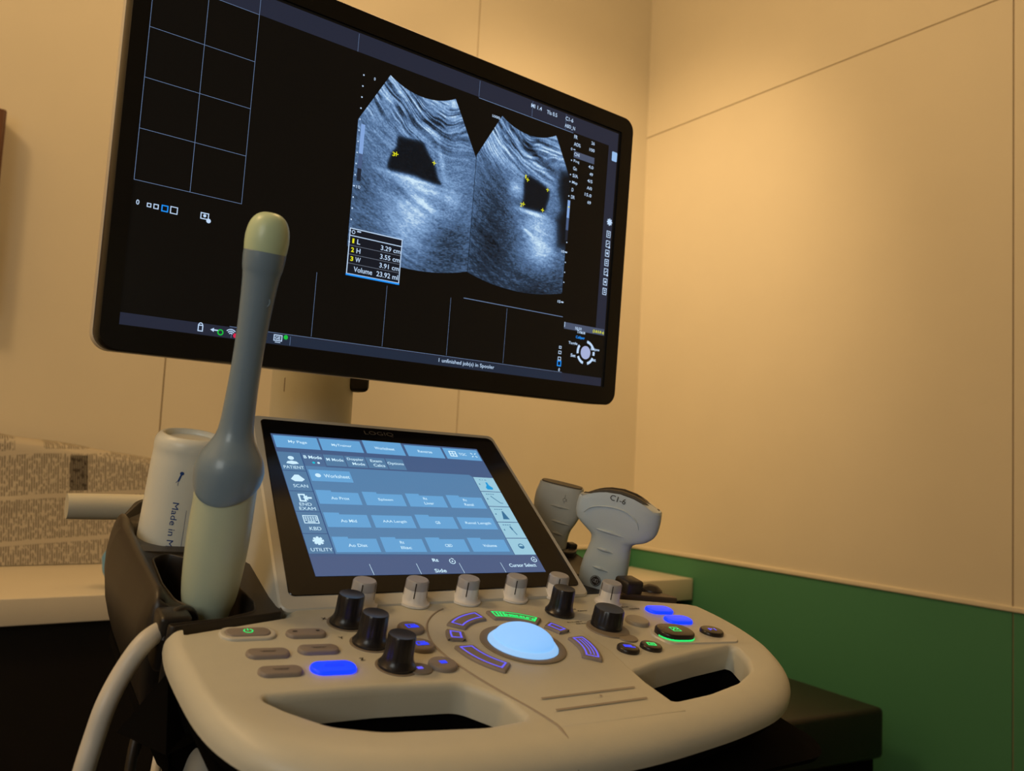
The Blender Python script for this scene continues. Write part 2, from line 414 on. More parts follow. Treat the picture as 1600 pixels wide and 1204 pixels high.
# ---- newspaper bundle
def news_material():
    m = bpy.data.materials.new('printed_newspaper'); m.use_nodes = True; nt = m.node_tree; N = nt.nodes; L = nt.links
    b = N['Principled BSDF']; b.inputs['Roughness'].default_value = .85; b.inputs['Specular IOR Level'].default_value = .15
    tc = N.new('ShaderNodeTexCoord'); mp = N.new('ShaderNodeMapping'); L.new(tc.outputs['UV'], mp.inputs[0])
    mp.inputs['Rotation'].default_value = (0, 0, math.radians(4))
    sp = N.new('ShaderNodeSeparateXYZ'); L.new(mp.outputs[0], sp.inputs[0])
    def math_(op, a, v=None, b_=None):
        n = N.new('ShaderNodeMath'); n.operation = op
        if isinstance(a, float): n.inputs[0].default_value = a
        else: L.new(a, n.inputs[0])
        if v is not None: n.inputs[1].default_value = v
        if b_ is not None: L.new(b_, n.inputs[1])
        return n.outputs[0]
    # text lines: stripes across u, words broken by noise along v
    s1 = math_('GREATER_THAN', math_('FRACT', math_('MULTIPLY', sp.outputs[0], 200.0)), .40)
    nz = N.new('ShaderNodeTexNoise'); nz.inputs['Detail'].default_value = 1; nz.inputs['Scale'].default_value = 1
    mp2 = N.new('ShaderNodeMapping'); mp2.inputs['Scale'].default_value = (200, 80, 1); L.new(mp.outputs[0], mp2.inputs[0]); L.new(mp2.outputs[0], nz.inputs['Vector'])
    s2 = math_('GREATER_THAN', nz.outputs['Fac'], .44)
    colg = math_('GREATER_THAN', math_('FRACT', math_('MULTIPLY', sp.outputs[1], 9.5)), .10)      # gaps between text blocks
    cmb = N.new('ShaderNodeCombineXYZ'); L.new(math_('FLOOR', math_('MULTIPLY', sp.outputs[0], 17.0)), cmb.inputs[0]); L.new(math_('FLOOR', math_('MULTIPLY', sp.outputs[1], 9.5)), cmb.inputs[1])
    blk = N.new('ShaderNodeTexWhiteNoise'); blk.noise_dimensions = '2D'; L.new(cmb.outputs[0], blk.inputs['Vector'])
    s3 = math_('LESS_THAN', blk.outputs['Value'], .86)
    t = math_('MULTIPLY', math_('MULTIPLY', s1, None, s2), None, math_('MULTIPLY', colg, None, s3))
    # one dark advert block
    def inside(o, a, c): return math_('MULTIPLY', math_('GREATER_THAN', o, a), None, math_('LESS_THAN', o, c))
    ad = math_('MULTIPLY', inside(sp.outputs[0], .705, .745), None, inside(sp.outputs[1], .120, .205))
    adt = math_('SUBTRACT', ad, None, math_('MULTIPLY', math_('MULTIPLY', ad, None, t), .30))
    k = math_('MAXIMUM', math_('MULTIPLY', t, .66), None, adt)
    mx = N.new('ShaderNodeMix'); mx.data_type = 'RGBA'; mx.inputs[6].default_value = (.56, .51, .42, 1); mx.inputs[7].default_value = (.07, .06, .05, 1)
    L.new(k, mx.inputs[0]); L.new(mx.outputs[2], b.inputs['Base Color'])
    return m
def bundle():
    nx, nz = 60, 26; vs, fs, uv = [], [], []
    def P(u, s):   # u along length, s around the wrap 0..1 (front bottom -> top -> back)
        L = .93; x = -.40 + u * L
        h = .318 - .055 * max(0, (u - .50) / .45) ** .8 - .03 * max(0, u - .8); d = .27
        per = [(0, 0), (0, h * .5), (.004, h * .95), (.022, h), (.15, h * 1.02), (.26, h), (d, h * .88), (d, 0)]
        t = s * (len(per) - 1); i = min(int(t), len(per) - 2); f = t - i
        y = per[i][0] * (1 - f) + per[i + 1][0] * f; z = per[i][1] * (1 - f) + per[i + 1][1] * f
        wr = .005 * math.sin(9 * u * PI + 5 * s) * math.sin(3 * s * PI) + .004 * math.sin(23 * u + 14 * s) * min(1, s * 6)
        wr += .010 * math.exp(-((z - (.19 - .22 * (u - .42))) / .012) ** 2) * (1 if .40 < u < .66 else 0)
        return (x, y - wr, z + (wr * .4 if z > .01 else 0)), (u * L, -z + (y if i > 3 else 0) + .33)
    for j in range(nz * 2 + 1):
        for i in range(nx + 1):
            p, q = P(i / nx, j / (nz * 2)); vs.append(p); uv.append(q)
    W = nx + 1
    for j in range(nz * 2):
        for i in range(nx): fs.append((j * W + i, j * W + i + 1, (j + 1) * W + i + 1, (j + 1) * W + i))
    fs.append(tuple(j * W for j in range(nz * 2 + 1))); fs.append(tuple(j * W + nx for j in range(nz * 2, -1, -1)))
    me = bpy.data.meshes.new('newspaper_bundle'); me.from_pydata(vs, [], fs); me.update()
    l = me.uv_layers.new(name='UVMap')
    for lp in me.loops: l.data[lp.index].uv = uv[lp.vertex_index]
    for p in me.polygons: p.use_smooth = len(p.vertices) == 4
    return me
nb = obj('newspaper_bundle', bundle(), news_material(), None, Matrix.Translation((0.0, 2.310, .8125)))
tag(nb, 'large bundle wrapped in printed newspaper lying on the desk at left', 'bundle')
def glove():
    bm = bmesh.new(); bmesh.ops.create_icosphere(bm, subdivisions=4, radius=.042)
    for v in bm.verts:
        n = v.co.normalized(); k = 1 + .08 * math.sin(5 * n.x + 3 * n.z) * math.cos(4 * n.y) + .02 * math.sin(13 * n.z + 7 * n.x)
        v.co = Vector((n.x * .042, n.y * .036, n.z * .056)) * k
        if v.co.z < -.050: v.co.z = -.050
    return finish(bm, bpy.data.meshes.new('glove'), True, 60)
gl = obj('crumpled_glove', glove(), M_BLUE, None, Matrix.Translation((.383, 1.945, .864)))
tag(gl, 'crumpled light blue glove on the desk behind the black probe holder', 'glove')

# ================================================================ ULTRASOUND MACHINE
mac = thing('ultrasound_machine', 'ultrasound scanner cart with wide monitor, lit touch panel and ivory control console', 'ultrasound machine', (.37, .62, 0))
# ---- console body
outer = smooth_loop([(-.2025, -.022), (-.2055, -.045), (-.2060, -.08), (-.2045, -.115), (-.199, -.142), (-.188, -.165), (-.170, -.183), (-.145, -.1965), (-.105, -.2075), (-.04, -.2135), (.031, -.2145),
                     (.095, -.2085), (.14, -.2015), (.18, -.1915), (.214, -.1745), (.239, -.152), (.256, -.122), (.2655, -.088), (.2675, -.055), (.2640, -.028)], 5, closed=False)
outer = [p for p in outer if not (p.y > -.0215 and -.2 < p.x < .26)]
back = [Vector(p) for p in ((.252, -.020), (.19, -.003), (.185, .012), (.031, .012), (-.1175, .012), (-.1215, -.0075), (-.192, -.0255))]
outer = outer + back
outer = [Vector(p) for p in outer] if area2(outer) > 0 else [Vector(p) for p in outer][::-1]
def front_weight(p): return .42 + .53 * min(1, max(0, (-.115 - p.y) / .07))
holeL = round_poly([(-.180, -.1125), (-.10, -.1150), (-.045, -.121), (-.027, -.147), (-.0265, -.176), (-.060, -.1785), (-.1215, -.169), (-.148, -.1570), (-.166, -.136)], [.009, .05, .02, .014, .009, .05, .05, .03, .03], 6)
holeR = round_poly([(.0865, -.131), (.12, -.1215), (.17, -.1125), (.218, -.106), (.2225, -.1145), (.212, -.136), (.196, -.153), (.165, -.167), (.125, -.176), (.0805, -.180)], [.008, .05, .05, .009, .01, .03, .03, .03, .05, .008], 6)
body = obj('console_body', weighted_slab(outer, [holeL, holeR], [(-.023 * (1 - math.sin(PI / 2 * k / 9)), -.0135 * (1 - math.cos(PI / 2 * k / 9))) for k in range(10)] + [(0, -.0165)], front_weight, [(-o, z) for o, z in [(-a, b) for a, b in [(o_, z_) for o_, z_ in rprof(.004, .006, -.020, 5)]]]), M_CASE, mac, C)
und = [p for p in offset(outer, -.005)]
obj('blackout_plate', slab(rrect(-.19, -.20, .25, -.02, .03), [], [(0, -.0470), (-.002, -.0515)]), M_DARK, mac, C)  # dark plate added below the handle openings to keep them black
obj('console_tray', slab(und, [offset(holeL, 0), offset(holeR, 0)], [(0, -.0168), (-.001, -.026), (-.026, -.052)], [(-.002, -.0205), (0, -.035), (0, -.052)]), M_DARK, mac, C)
# seam panel round the trackball
seamL = smooth_loop([(.000, -.0135), (-.012, -.0215), (-.026, -.037), (-.0365, -.060), (-.0395, -.082), (-.0365, -.110), (-.0285, -.142), (-.0185, -.176), (-.0180, -.195), (-.0215, -.2150)], 6, closed=False)
plate = [p for p in seamL if p.y > -.189] + [Vector((.0835, -.1890)), Vector((.0830, -.185)), Vector((.0840, -.150)), Vector((.0885, -.125)), Vector((.0940, -.100)), Vector((.0940, -.060)), Vector((.0850, -.034)), Vector((.06, -.0135))]
obj('palm_rest', slab(plate, [], [(0, .00025), (.0006, .00015), (.0009, -.0001), (.0009, -.001)]), M_CASE, body, C)
obj('seam_line', tube([(p.x, p.y, .0001) for p in seamL[::4] if p.y > -.189] + [(-.0182, -.1925, -.0001), (-.0190, -.2010, -.0022), (-.0200, -.2080, -.0058), (-.0210, -.2132, -.0110), (-.0212, -.2141, -.0165)], .0008, 8), M_SEAM, body, C)
fl = Flat(.0011)
fl.rect(-8, 154.6, 70, 156.2); fl.rect(-7.5, 169.3, 68, 171); fl.disc(36, 160.5, 1.0)
obj('ridge_line', fl.mesh(), M_SEAM, body, C)
fl = Flat(.0004)
fl.text('X', -98.5, 20.5, h=3.6, bold=.015); fl.text('Y', -98.5, 51.8, h=3.6, bold=.015); fl.text('Z', -97.5, 84, h=3.6, bold=.015)
for x, y, l in ((93, 50, 14), (99, 53.5, 17), (110, 26, 9), (119, 30, 10), (168, 27, 9), (175, 31.5, 11), (168, 19, 5)):
    k = 0
    while k < l:
        q = random.uniform(.9, 2.0); fl.line(x + k, y, x + k + q, y + random.uniform(-.3, .3), random.uniform(.7, 1.5)); k += q + .5
fl.text('2', 165.5, 29, h=4.5, bold=.04)
obj('printed_marks', fl.mesh(), M_PRINT, body, C)

# ---- pedestal
obj('pedestal', slab(rrect(.27, .62, .49, .86, .05), [], [(0, .90), (0, .12)]), M_CASE2, mac)
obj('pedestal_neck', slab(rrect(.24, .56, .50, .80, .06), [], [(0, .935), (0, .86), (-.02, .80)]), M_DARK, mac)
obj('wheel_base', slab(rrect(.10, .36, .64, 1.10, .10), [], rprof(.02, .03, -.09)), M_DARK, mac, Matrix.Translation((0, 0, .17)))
for x, y in ((.14, .40), (.60, .40), (.14, 1.06), (.60, 1.06)):
    cw = obj('caster', lathe([(0, -.02), (.03, -.02), (.038, -.012), (.038, .012), (.03, .02), (0, .02)], 24), M_DARK, mac, Matrix.Translation((x, y, .0385)) @ Matrix.Rotation(PI / 2, 4, 'Y'))
obj('side_panel', slab(rrect(.1705, .600, .235, .700, .012), [], [(0, .915), (0, .25)]), M_CASE2, mac)

# ---- keys on the console
def key_shape(kind, L, W):
    if kind == 'pill': return round_poly([(-L / 2, -W / 2), (L / 2, -W / 2), (L / 2, W / 2), (-L / 2, W / 2)], W * .46, 6)
    if kind == 'round': return [Vector((L / 2 * math.cos(a * PI / 16), W / 2 * math.sin(a * PI / 16))) for a in range(32)]
def key(x, y, L, W, kind='pill', m=M_KEY, rz=-.08, h=.0026, mark=None, mm=None, label=None, name='key'):
    me = slab(offset(key_shape(kind, L, W), -.0016), [], [(o, z + h) for o, z in rprof(.0016, .0018, -h - .0006, 4)])
    o = obj(name, me, m, mac, at(C, x, y, 0, rz))
    if label: o['label'] = label
    if mark:
        f = Flat(h + .0002); mark(f); obj('lit_symbol' if mm else 'printed_symbol', f.mesh(), mm or M_PRINT, o, at(C, x, y, 0, rz))
    return o
G_BLUE = glow('blue_key_light', (40, 60, 255), 1.0); G_BLUE2 = glow('blue_key_light_strong', (8, 55, 255), 2.0); G_VIO = glow('violet_key_outline', (105, 95, 250), 1.0)
G_GRN = glow('green_key_light', (25, 225, 105), 1.2); G_TBALL = mat('glowing_blue_trackball', (.3, .4, .5), .7, .4, emit=(122, 188, 252), es=.95); G_TRING = mat('glowing_blue_ring', (.3, .4, .5), .4, .3, emit=(132, 190, 245), es=.9)
M_BLUEKEY = mat('lit_blue_key', (.01, .02, .1), .4, .4, emit=(5, 48, 255), es=1.7)
# power key with white rim
pr = obj('power_key_rim', slab(offset(key_shape('pill', .0355, .0185), -.001), [offset(key_shape('pill', .0295, .0130), 0)], [(o, z + .0018) for o, z in rprof(.001, .0012, -.003, 3)]), M_CASE2, mac, at(C, -.1565, -.0385, 0, -.06))
def powermark(f):
    f.ring(0, 0, 2.3, .8, -60, 240); f.rect(-.4, -3.2, .4, -.3)
key(-.1565, -.0385, .029, .0125, m=M_KEY, rz=-.06, mark=powermark, mm=G_GRN, label='power key with a green lit symbol', name='power_key')
key(-.1200, -.0440, .0265, .0115, mark=lambda f: (f.rect(-9, -1, -6, .5), f.rect(6.5, -1.5, 9, 0)))
for x, y in ((-.1530, -.0685), (-.1205, -.0680), (-.1530, -.0925)):
    key(x, y, .0265, .0115, mark=lambda f: (f.line(-5, -.3, 5, -.3, .35), f.line(-4, 1, 4, 1, .35)))
def lit_wavy(f): f.line(-5, -1, 5, -1, .4); f.line(-6, 1, 6, 1, .4); f.line(-6, 1, -5, -1, .4); f.line(6, 1, 5, -1, .4)
M_LITMARK = glow('darker_blue_mark', (10, 20, 190), .8)
key(-.1205, -.0935, .0285, .0150, m=M_BLUEKEY, mark=lit_wavy, mm=M_LITMARK, label='key lit bright blue')
for x, y, rz in ((.2035, -.0385, -.15), (.2055, -.0600, -.15)):
    key(x, y, .0265, .0150, m=M_BLUEKEY, rz=rz, label='key lit bright blue')
def sym_a(f): f.frame(-4, -3, 4, 3, 1.2); f.rect(-1, -1, 5, 3)
for x, y, mk in ((-.0440, -.0460, sym_a), (-.0505, -.0735, sym_a), (-.0490, -.1020, lambda f: f.rect(-2.6, -2, 2.4, 2))):
    key(x, y, .0195, .0190, 'round', rz=0, h=.003, mark=mk, mm=G_BLUE)
key(.1600, -.0580, .0205, .0200, 'round', M_KEYG, rz=0, h=.0032)
ped = obj('key_pad_rim', slab(round_poly([(.157, -.100), (.228, -.107), (.236, -.098), (.222, -.078), (.165, -.071), (.154, -.082)], .008, 5), [], [(0, .0012), (.0012, -.0004)]), M_CASE2, mac, C)
def freeze(f): f.frame(-4, -4, 4, 4, .9); f.line(-3, 2, 0, -2, .9); f.line(0, -2, 1.4, 1, .9); f.line(1.4, 1, 3, -1, .8)
gk = key(.1745, -.0865, .0330, .0250, m=M_KEYD, rz=-.15, h=.0058, mark=freeze, mm=G_GRN, name='freeze_key')
gl_me = slab(offset(round_poly([(-.0165, -.0125), (.0165, -.0125), (.0165, .0125), (-.0165, .0125)], .0115, 8), -.0008), [], [(0, .0026), (.0008, .0022), (.0008, .0004)])
obj('light_ring', gl_me, G_GRN, gk, at(C, .1745, -.0868, 0, -.15))
key(.2160, -.0885, .0210, .0185, 'round', M_KEYD, rz=-.15, h=.0042, mark=lambda f: f.text('P1', 0, 0, 7, 4, .02), mm=G_VIO)
key(.1103, -.1030, .0175, .0165, 'round', M_KEYD, rz=-.3, h=.0032, mark=lambda f: (f.rect(-4, -2.4, 3, 1.8), f.rect(1, .5, 5, 2.2)), mm=G_BLUE)
key(.1340, -.1027, .0175, .0165, 'round', M_KEYD, rz=-.3, h=.0032, mark=lambda f: (f.frame(-3.6, -2.6, 3.6, 2.6, 1.1), f.rect(-1.5, -.7, 1.8, .8)), mm=G_GRN)
# annular keys round the ball
BC = (.0285, -.0815)
def sector(a0, a1, r0, r1, n=14):
    a = [math.radians(a0 + (a1 - a0) * k / n) for k in range(n + 1)]
    return [Vector((r1 * math.cos(t), r1 * math.sin(t))) for t in a] + [Vector((r0 * math.cos(t), r0 * math.sin(t))) for t in reversed(a)]
def arc_key(a0, a1, r0, r1, m, extra=None, name='ring_key'):
    o = obj(name, slab(offset(round_poly(sector(a0, a1, r0, r1), .0016, 2), -.0012), [], [(q, z + .0024) for q, z in rprof(.0012, .0014, -.0028, 3)]), M_KEY, mac, at(C, *BC))
    d = math.degrees(.0028 / ((r0 + r1) / 2)); L1 = sector(a0 + d, a1 - d, r0 + .0026, r1 - .0026); d2 = d + math.degrees(.0013 / ((r0 + r1) / 2)); L2 = sector(a0 + d2, a1 - d2, r0 + .0039, r1 - .0039)
    vs = [(p.x, p.y, .0026) for p in L1] + [(p.x, p.y, .0026) for p in L2]; n = len(L1)
    me = bpy.data.meshes.new('outline'); me.from_pydata(vs, [], [(i, (i + 1) % n, n + (i + 1) % n, n + i) for i in range(n)])
    if extra: me = join([me] + extra)
    obj('lit_outline', me, m, o, at(C, *BC)); return o
def arc_text(body, r, a_mid, da, size):
    out = []
    for i, ch in enumerate(body):
        if ch == ' ': continue
        a = math.radians(a_mid - (i - (len(body) - 1) / 2) * da)
        out.append(text_mesh(ch, None, size if ch != 'r' else size * .9, r * math.cos(a), r * math.sin(a), .0026, .03, a - PI / 2))
    return out
arc_key(96, 138, .0425, .0570, G_VIO); arc_key(147.5, 167, .0425, .0560, G_VIO); arc_key(176.5, 224, .0405, .0560, G_VIO)
bars = [sector(80.5 - k * 3.1, 78.6 - k * 3.1, .0463, .0532, 2) for k in range(3)]
bm_ = bpy.data.meshes.new('bars'); vv = [(p.x, p.y, .0026) for b in bars for p in b]; bm_.from_pydata(vv, [], [tuple(range(i * 6, i * 6 + 6)) for i in range(3)])
mk = arc_key(41, 87, .0425, .0575, G_GRN, [bm_] + arc_text('Measure', .0492, 58, 3.9, .0042)); mk['label'] = 'ring key lit green'
arc_key(14, 35, .0430, .0555, G_VIO)
in1 = [sector(-33, -3, .0487, .0495), sector(-33, -3, .0512, .0520)]
bm2 = bpy.data.meshes.new('bars'); vv = [(p.x, p.y, .0026) for b in in1 for p in b]; nn = len(in1[0]); bm2.from_pydata(vv, [], [tuple(range(i * nn, i * nn + nn)) for i in range(2)])
arc_key(-40, 4, .0425, .0575, G_VIO, [bm2])
# trackball
ringp = [(.0315, -.001), (.0315, .0009), (.0305, .0014), (.0262, .0010), (.0258, -.001)]
obj('trackball_ring', lathe(ringp, 64), M_COLLAR, mac, at(C, *BC, .0003))
gr = obj('lit_ring', lathe([(.0258, -.001), (.0256, .0016), (.0238, .0036), (.0222, .0042), (.0215, .002)], 64), G_TRING, mac, at(C, *BC))
sph = [(.0222 * math.cos(a), .0034 + .0108 * math.sin(a)) for a in [PI / 2 * k / 14 for k in range(15)]]
obj('trackball', lathe([(r if r > 1e-5 else 0, z) for r, z in sph], 64), G_TBALL, mac, at(C, *BC))

# ---- knobs
def fluted(r0, r1, h, n, depth, seg=96):
    """knob skirt with shallow ribs"""
    me = lathe([(0, 0), (r0, 0), (r0, .0016), (r0 - (r0 - r1) * .35, h * .13), (r0 - (r0 - r1) * .75, h * .22), (r1 * 1.02, h * .33), (r1, h * .42), (r1 * .97, h - .0012), (r1 * .91, h), (r1 * .55, h - .0004), (0, h - .0006)], seg)
    for v in me.vertices:
        r = math.hypot(v.co.x, v.co.y)
        if h * .3 < v.co.z < h - .0009 and r > r1 * .9:
            a = math.atan2(v.co.y, v.co.x); k = 1 - depth * (.5 + .5 * math.cos(n * a)) ** 4; v.co.x *= k; v.co.y *= k
    return me
KW = fluted(.0120, .0092, .0125, 8, .03); KC = lathe([(0, .0122), (.0090, .0122), (.0087, .0180), (.0078, .0192), (0, .0190)], 48); KT = bpy.data.meshes.new('ticks')
tv, tf = [], []
for k in range(5):
    a = 2 * PI * k / 5 + .35; c, s = math.cos(a), math.sin(a); b = len(tv)
    for dx in (-.0004, .0004):
        for rr, z in ((.0095, .0065), (.0091, .0182)): tv.append((c * rr - s * dx, s * rr + c * dx, z))
    tf.append((b, b + 1, b + 3, b + 2))
KT.from_pydata(tv, [], tf)
KR = lathe([(0, -.0004), (.0138, -.0004), (.0138, .0006), (0, .0006)], 48)
for i, (x, y) in enumerate([(-.0620, .0000), (-.0185, -.0005), (.0275, -.0005), (.0745, .0005), (.1190, .0015), (.1615, -.0185)]):
    k = obj('rotary_knob', KW, None if KW.materials else M_KNOBW, mac, at(C, x, y, .0004))
    obj('knob_cap', KC, None if KC.materials else M_KNOBG, k, at(C, x, y, .0004))
    obj('tick_mark', KT, None if KT.materials else M_PRINT, k, at(C, x, y, .0004))
KB = fluted(.0122, .0094, .0208, 12, .025)
for x, y, r in ((-.0855, -.0300, 1), (-.0825, -.0630, 1), (-.0795, -.0970, 1), (.0985, -.0320, 0)):
    k = obj('rotary_knob', KB, None if KB.materials else M_KNOBB, mac, at(C, x, y, .0007))
    k['label'] = 'tall black rotary knob'
    if r: obj('knob_collar', KR, None if KR.materials else M_COLLAR, k, at(C, x, y, 0))
k = obj('gain_knob', fluted(.0128, .0124, .0148, 18, .03), M_KNOBB, mac, at(C, .1225, -.0625, .0012)); k['label'] = 'wide black rotary knob'
col = [Vector((.0172 * math.cos(a * PI / 18), .0172 * math.sin(a * PI / 18))) for a in range(36)]
obj('knob_collar', slab(col, [], [(0, .0012), (.0005, -.0004)]), M_COLLAR, k, at(C, .1210, -.0665))
obj('collar_tab', slab(key_shape('round', .016, .0135), [], [(0, .0012), (.0005, -.0004)]), M_COLLAR, k, at(C, .1262, -.0850))
tb = obj('collar_tab', slab(key_shape('round', .0165, .0150), [], [(0, .0010), (.0005, -.0004)]), M_COLLAR, mac, at(C, -.0665, -.1035))
f = Flat(.0013); f.rect(-1.8, -1.6, 2.2, 1.4); obj('lit_symbol', f.mesh(), G_VIO, tb, at(C, -.0665, -.1035))

# ---- touch panel housing
front = [(-.0105, .0245), (.2405, .0245), (.2450, -.1880), (-.0315, -.1915)]
hs = round_poly(front[::-1], .006, 5)
hs = [Vector(p) for p in hs]
if area2(hs) < 0: hs = hs[::-1]
def loft2(loops, name='loft', caps=(True, True)):
    vs, fs = [], []; n = len(loops[0])
    for L in loops: vs += L
    for j in range(len(loops) - 1):
        for i in range(n):
            k = (i + 1) % n; fs.append((j * n + i, j * n + k, (j + 1) * n + k, (j + 1) * n + i))
    if caps[0]: fs.append(tuple(range(n)))
    if caps[1]: fs.append(tuple(range((len(loops) - 1) * n, len(loops) * n)))
    return me_from(name, vs, fs, True, 30)
def resize(L, x0, y0, x1, y1):
    ax = [p.x for p in L]; ay = [p.y for p in L]; a0, a1, b0, b1 = min(ax), max(ax), min(ay), max(ay)
    return [((p.x - a0) / (a1 - a0) * (x1 - x0) + x0, (p.y - b0) / (b1 - b0) * (y1 - y0) + y0) for p in L]
bk1 = [(p.x - .0, p.y) for p in hs]
L0 = [(p.x, p.y, 0) for p in hs]; L00 = [(p.x, p.y, -.0015) for p in offset(hs, .0015)]
L1 = [(p.x + (-.003 if p.x < .1 else .001), p.y + .001, -.012) for p in hs]
L2 = [(max(p[0], -.030) if p[1] < -.1 else p[0], p[1], -.050) for p in resize(hs, -.0600, -.1500, .2400, .0265)]
house = obj('touch_housing', loft2([L0, L00, L1, L2]), M_CASE2, mac, T)
obj('housing_shoulder', slab(round_poly([(-.033, -.030), (-.0285, .038), (-.0200, .0600), (-.0115, .0655), (.0060, .0655), (.0080, -.030)], [.01, .01, .006, .006, .006, .01], 5), [], [(-.002, 0), (0, -.002), (0, -.016)]), M_CASE2, house, at(T, 0, 0, -.030))
pan = round_poly([(-.0045, .0195), (.2367, .0192), (.2401, -.1784), (-.0235, -.1798)], [.004, .006, .004, .004], 5)
tp = obj('touch_panel', slab(pan, [], [(0, .0008), (.0004, .0004), (.0004, -.001)]), M_GLASS, mac, T)
z0 = .0010
def disp(name, fn, m, parent, F, z, lay=0):
    f = Flat(z + lay * .00008, 1.13 if name == 'screen_text' and F is T else 1.0); fn(f); return obj(name, f.mesh(), m, parent, F)
G = lambda n, c, s=1.0: mat(n, (.01, .01, .01), .25, .35, emit=c, es=s)
disp('touch_screen', lambda f: f.rect(0, 0, 211, 163), G('screen_slate_blue', (68, 92, 132)), tp, T, z0)
disp('screen_panel', lambda f: (f.poly([(21.5, 40.5), (58, 40.5), (185, 40.2), (187.4, 43), (187.4, 143), (21.5, 141)]), f.rect(21.5, 24, 40.5, 41)), G('screen_mid_blue', (84, 128, 170)), tp, T, z0, 1)
disp('screen_header', lambda f: f.rect(21.5, 24, 40.5, 40.4), G('screen_tab_blue', (76, 106, 146)), tp, T, z0, 2)
def f_side(f):
    for a, b in ((23.9, 47.2), (47.8, 71.8), (72.4, 95.3), (95.9, 119.5), (120.1, 140.6)): f.rect(.4, a, 20.6, b)
    f.rect(41.5, 24, 60.5, 38.6); f.rect(61.5, 24, 80.5, 38.6); f.rect(81.5, 24, 100.5, 38.6); f.rect(101.5, 24, 119, 38.6)
disp('screen_side_keys', f_side, G('screen_steel_blue', (82, 122, 160)), tp, T, z0, 2)
def f_dark(f):
    f.rect(0, 143.5, 211, 163)
disp('screen_footer', f_dark, G('screen_footer_slate', (74, 92, 130)), tp, T, z0, 2)
btns = []
for r, y in enumerate((71.8, 98.0, 124.9)):
    for x in (23, 64.5, 105.7, 147): btns.append((x, y))
def f_btn(f):
    for x in (1.5, 43, 85.5, 128, 170): f.rect(x, 2.4 if x != 85.5 else .2, x + 39.6 if x < 170 else 209.5, 18.3)
    f.rect(23, 45, 60.5, 59)
    for x, y in btns: f.rect(x, y, x + 37.6, y + 14.4)
    for i, (x, y) in enumerate(btns):
        if i not in (5, 7): f.rect(x, y - 1.9, x + 13.5, y)
disp('screen_keys', f_btn, G('screen_sky_blue', (100, 162, 212)), tp, T, z0, 3)
def f_r(f):
    for k in range(5): f.rect(188, 43.1 + k * 20.1, 210.8, 62.5 + k * 20.1)
disp('screen_probe_keys', f_r, G('screen_pale_blue', (152, 200, 220)), tp, T, z0, 3)
G_W = G('screen_white_text', (205, 238, 255), 1.0)
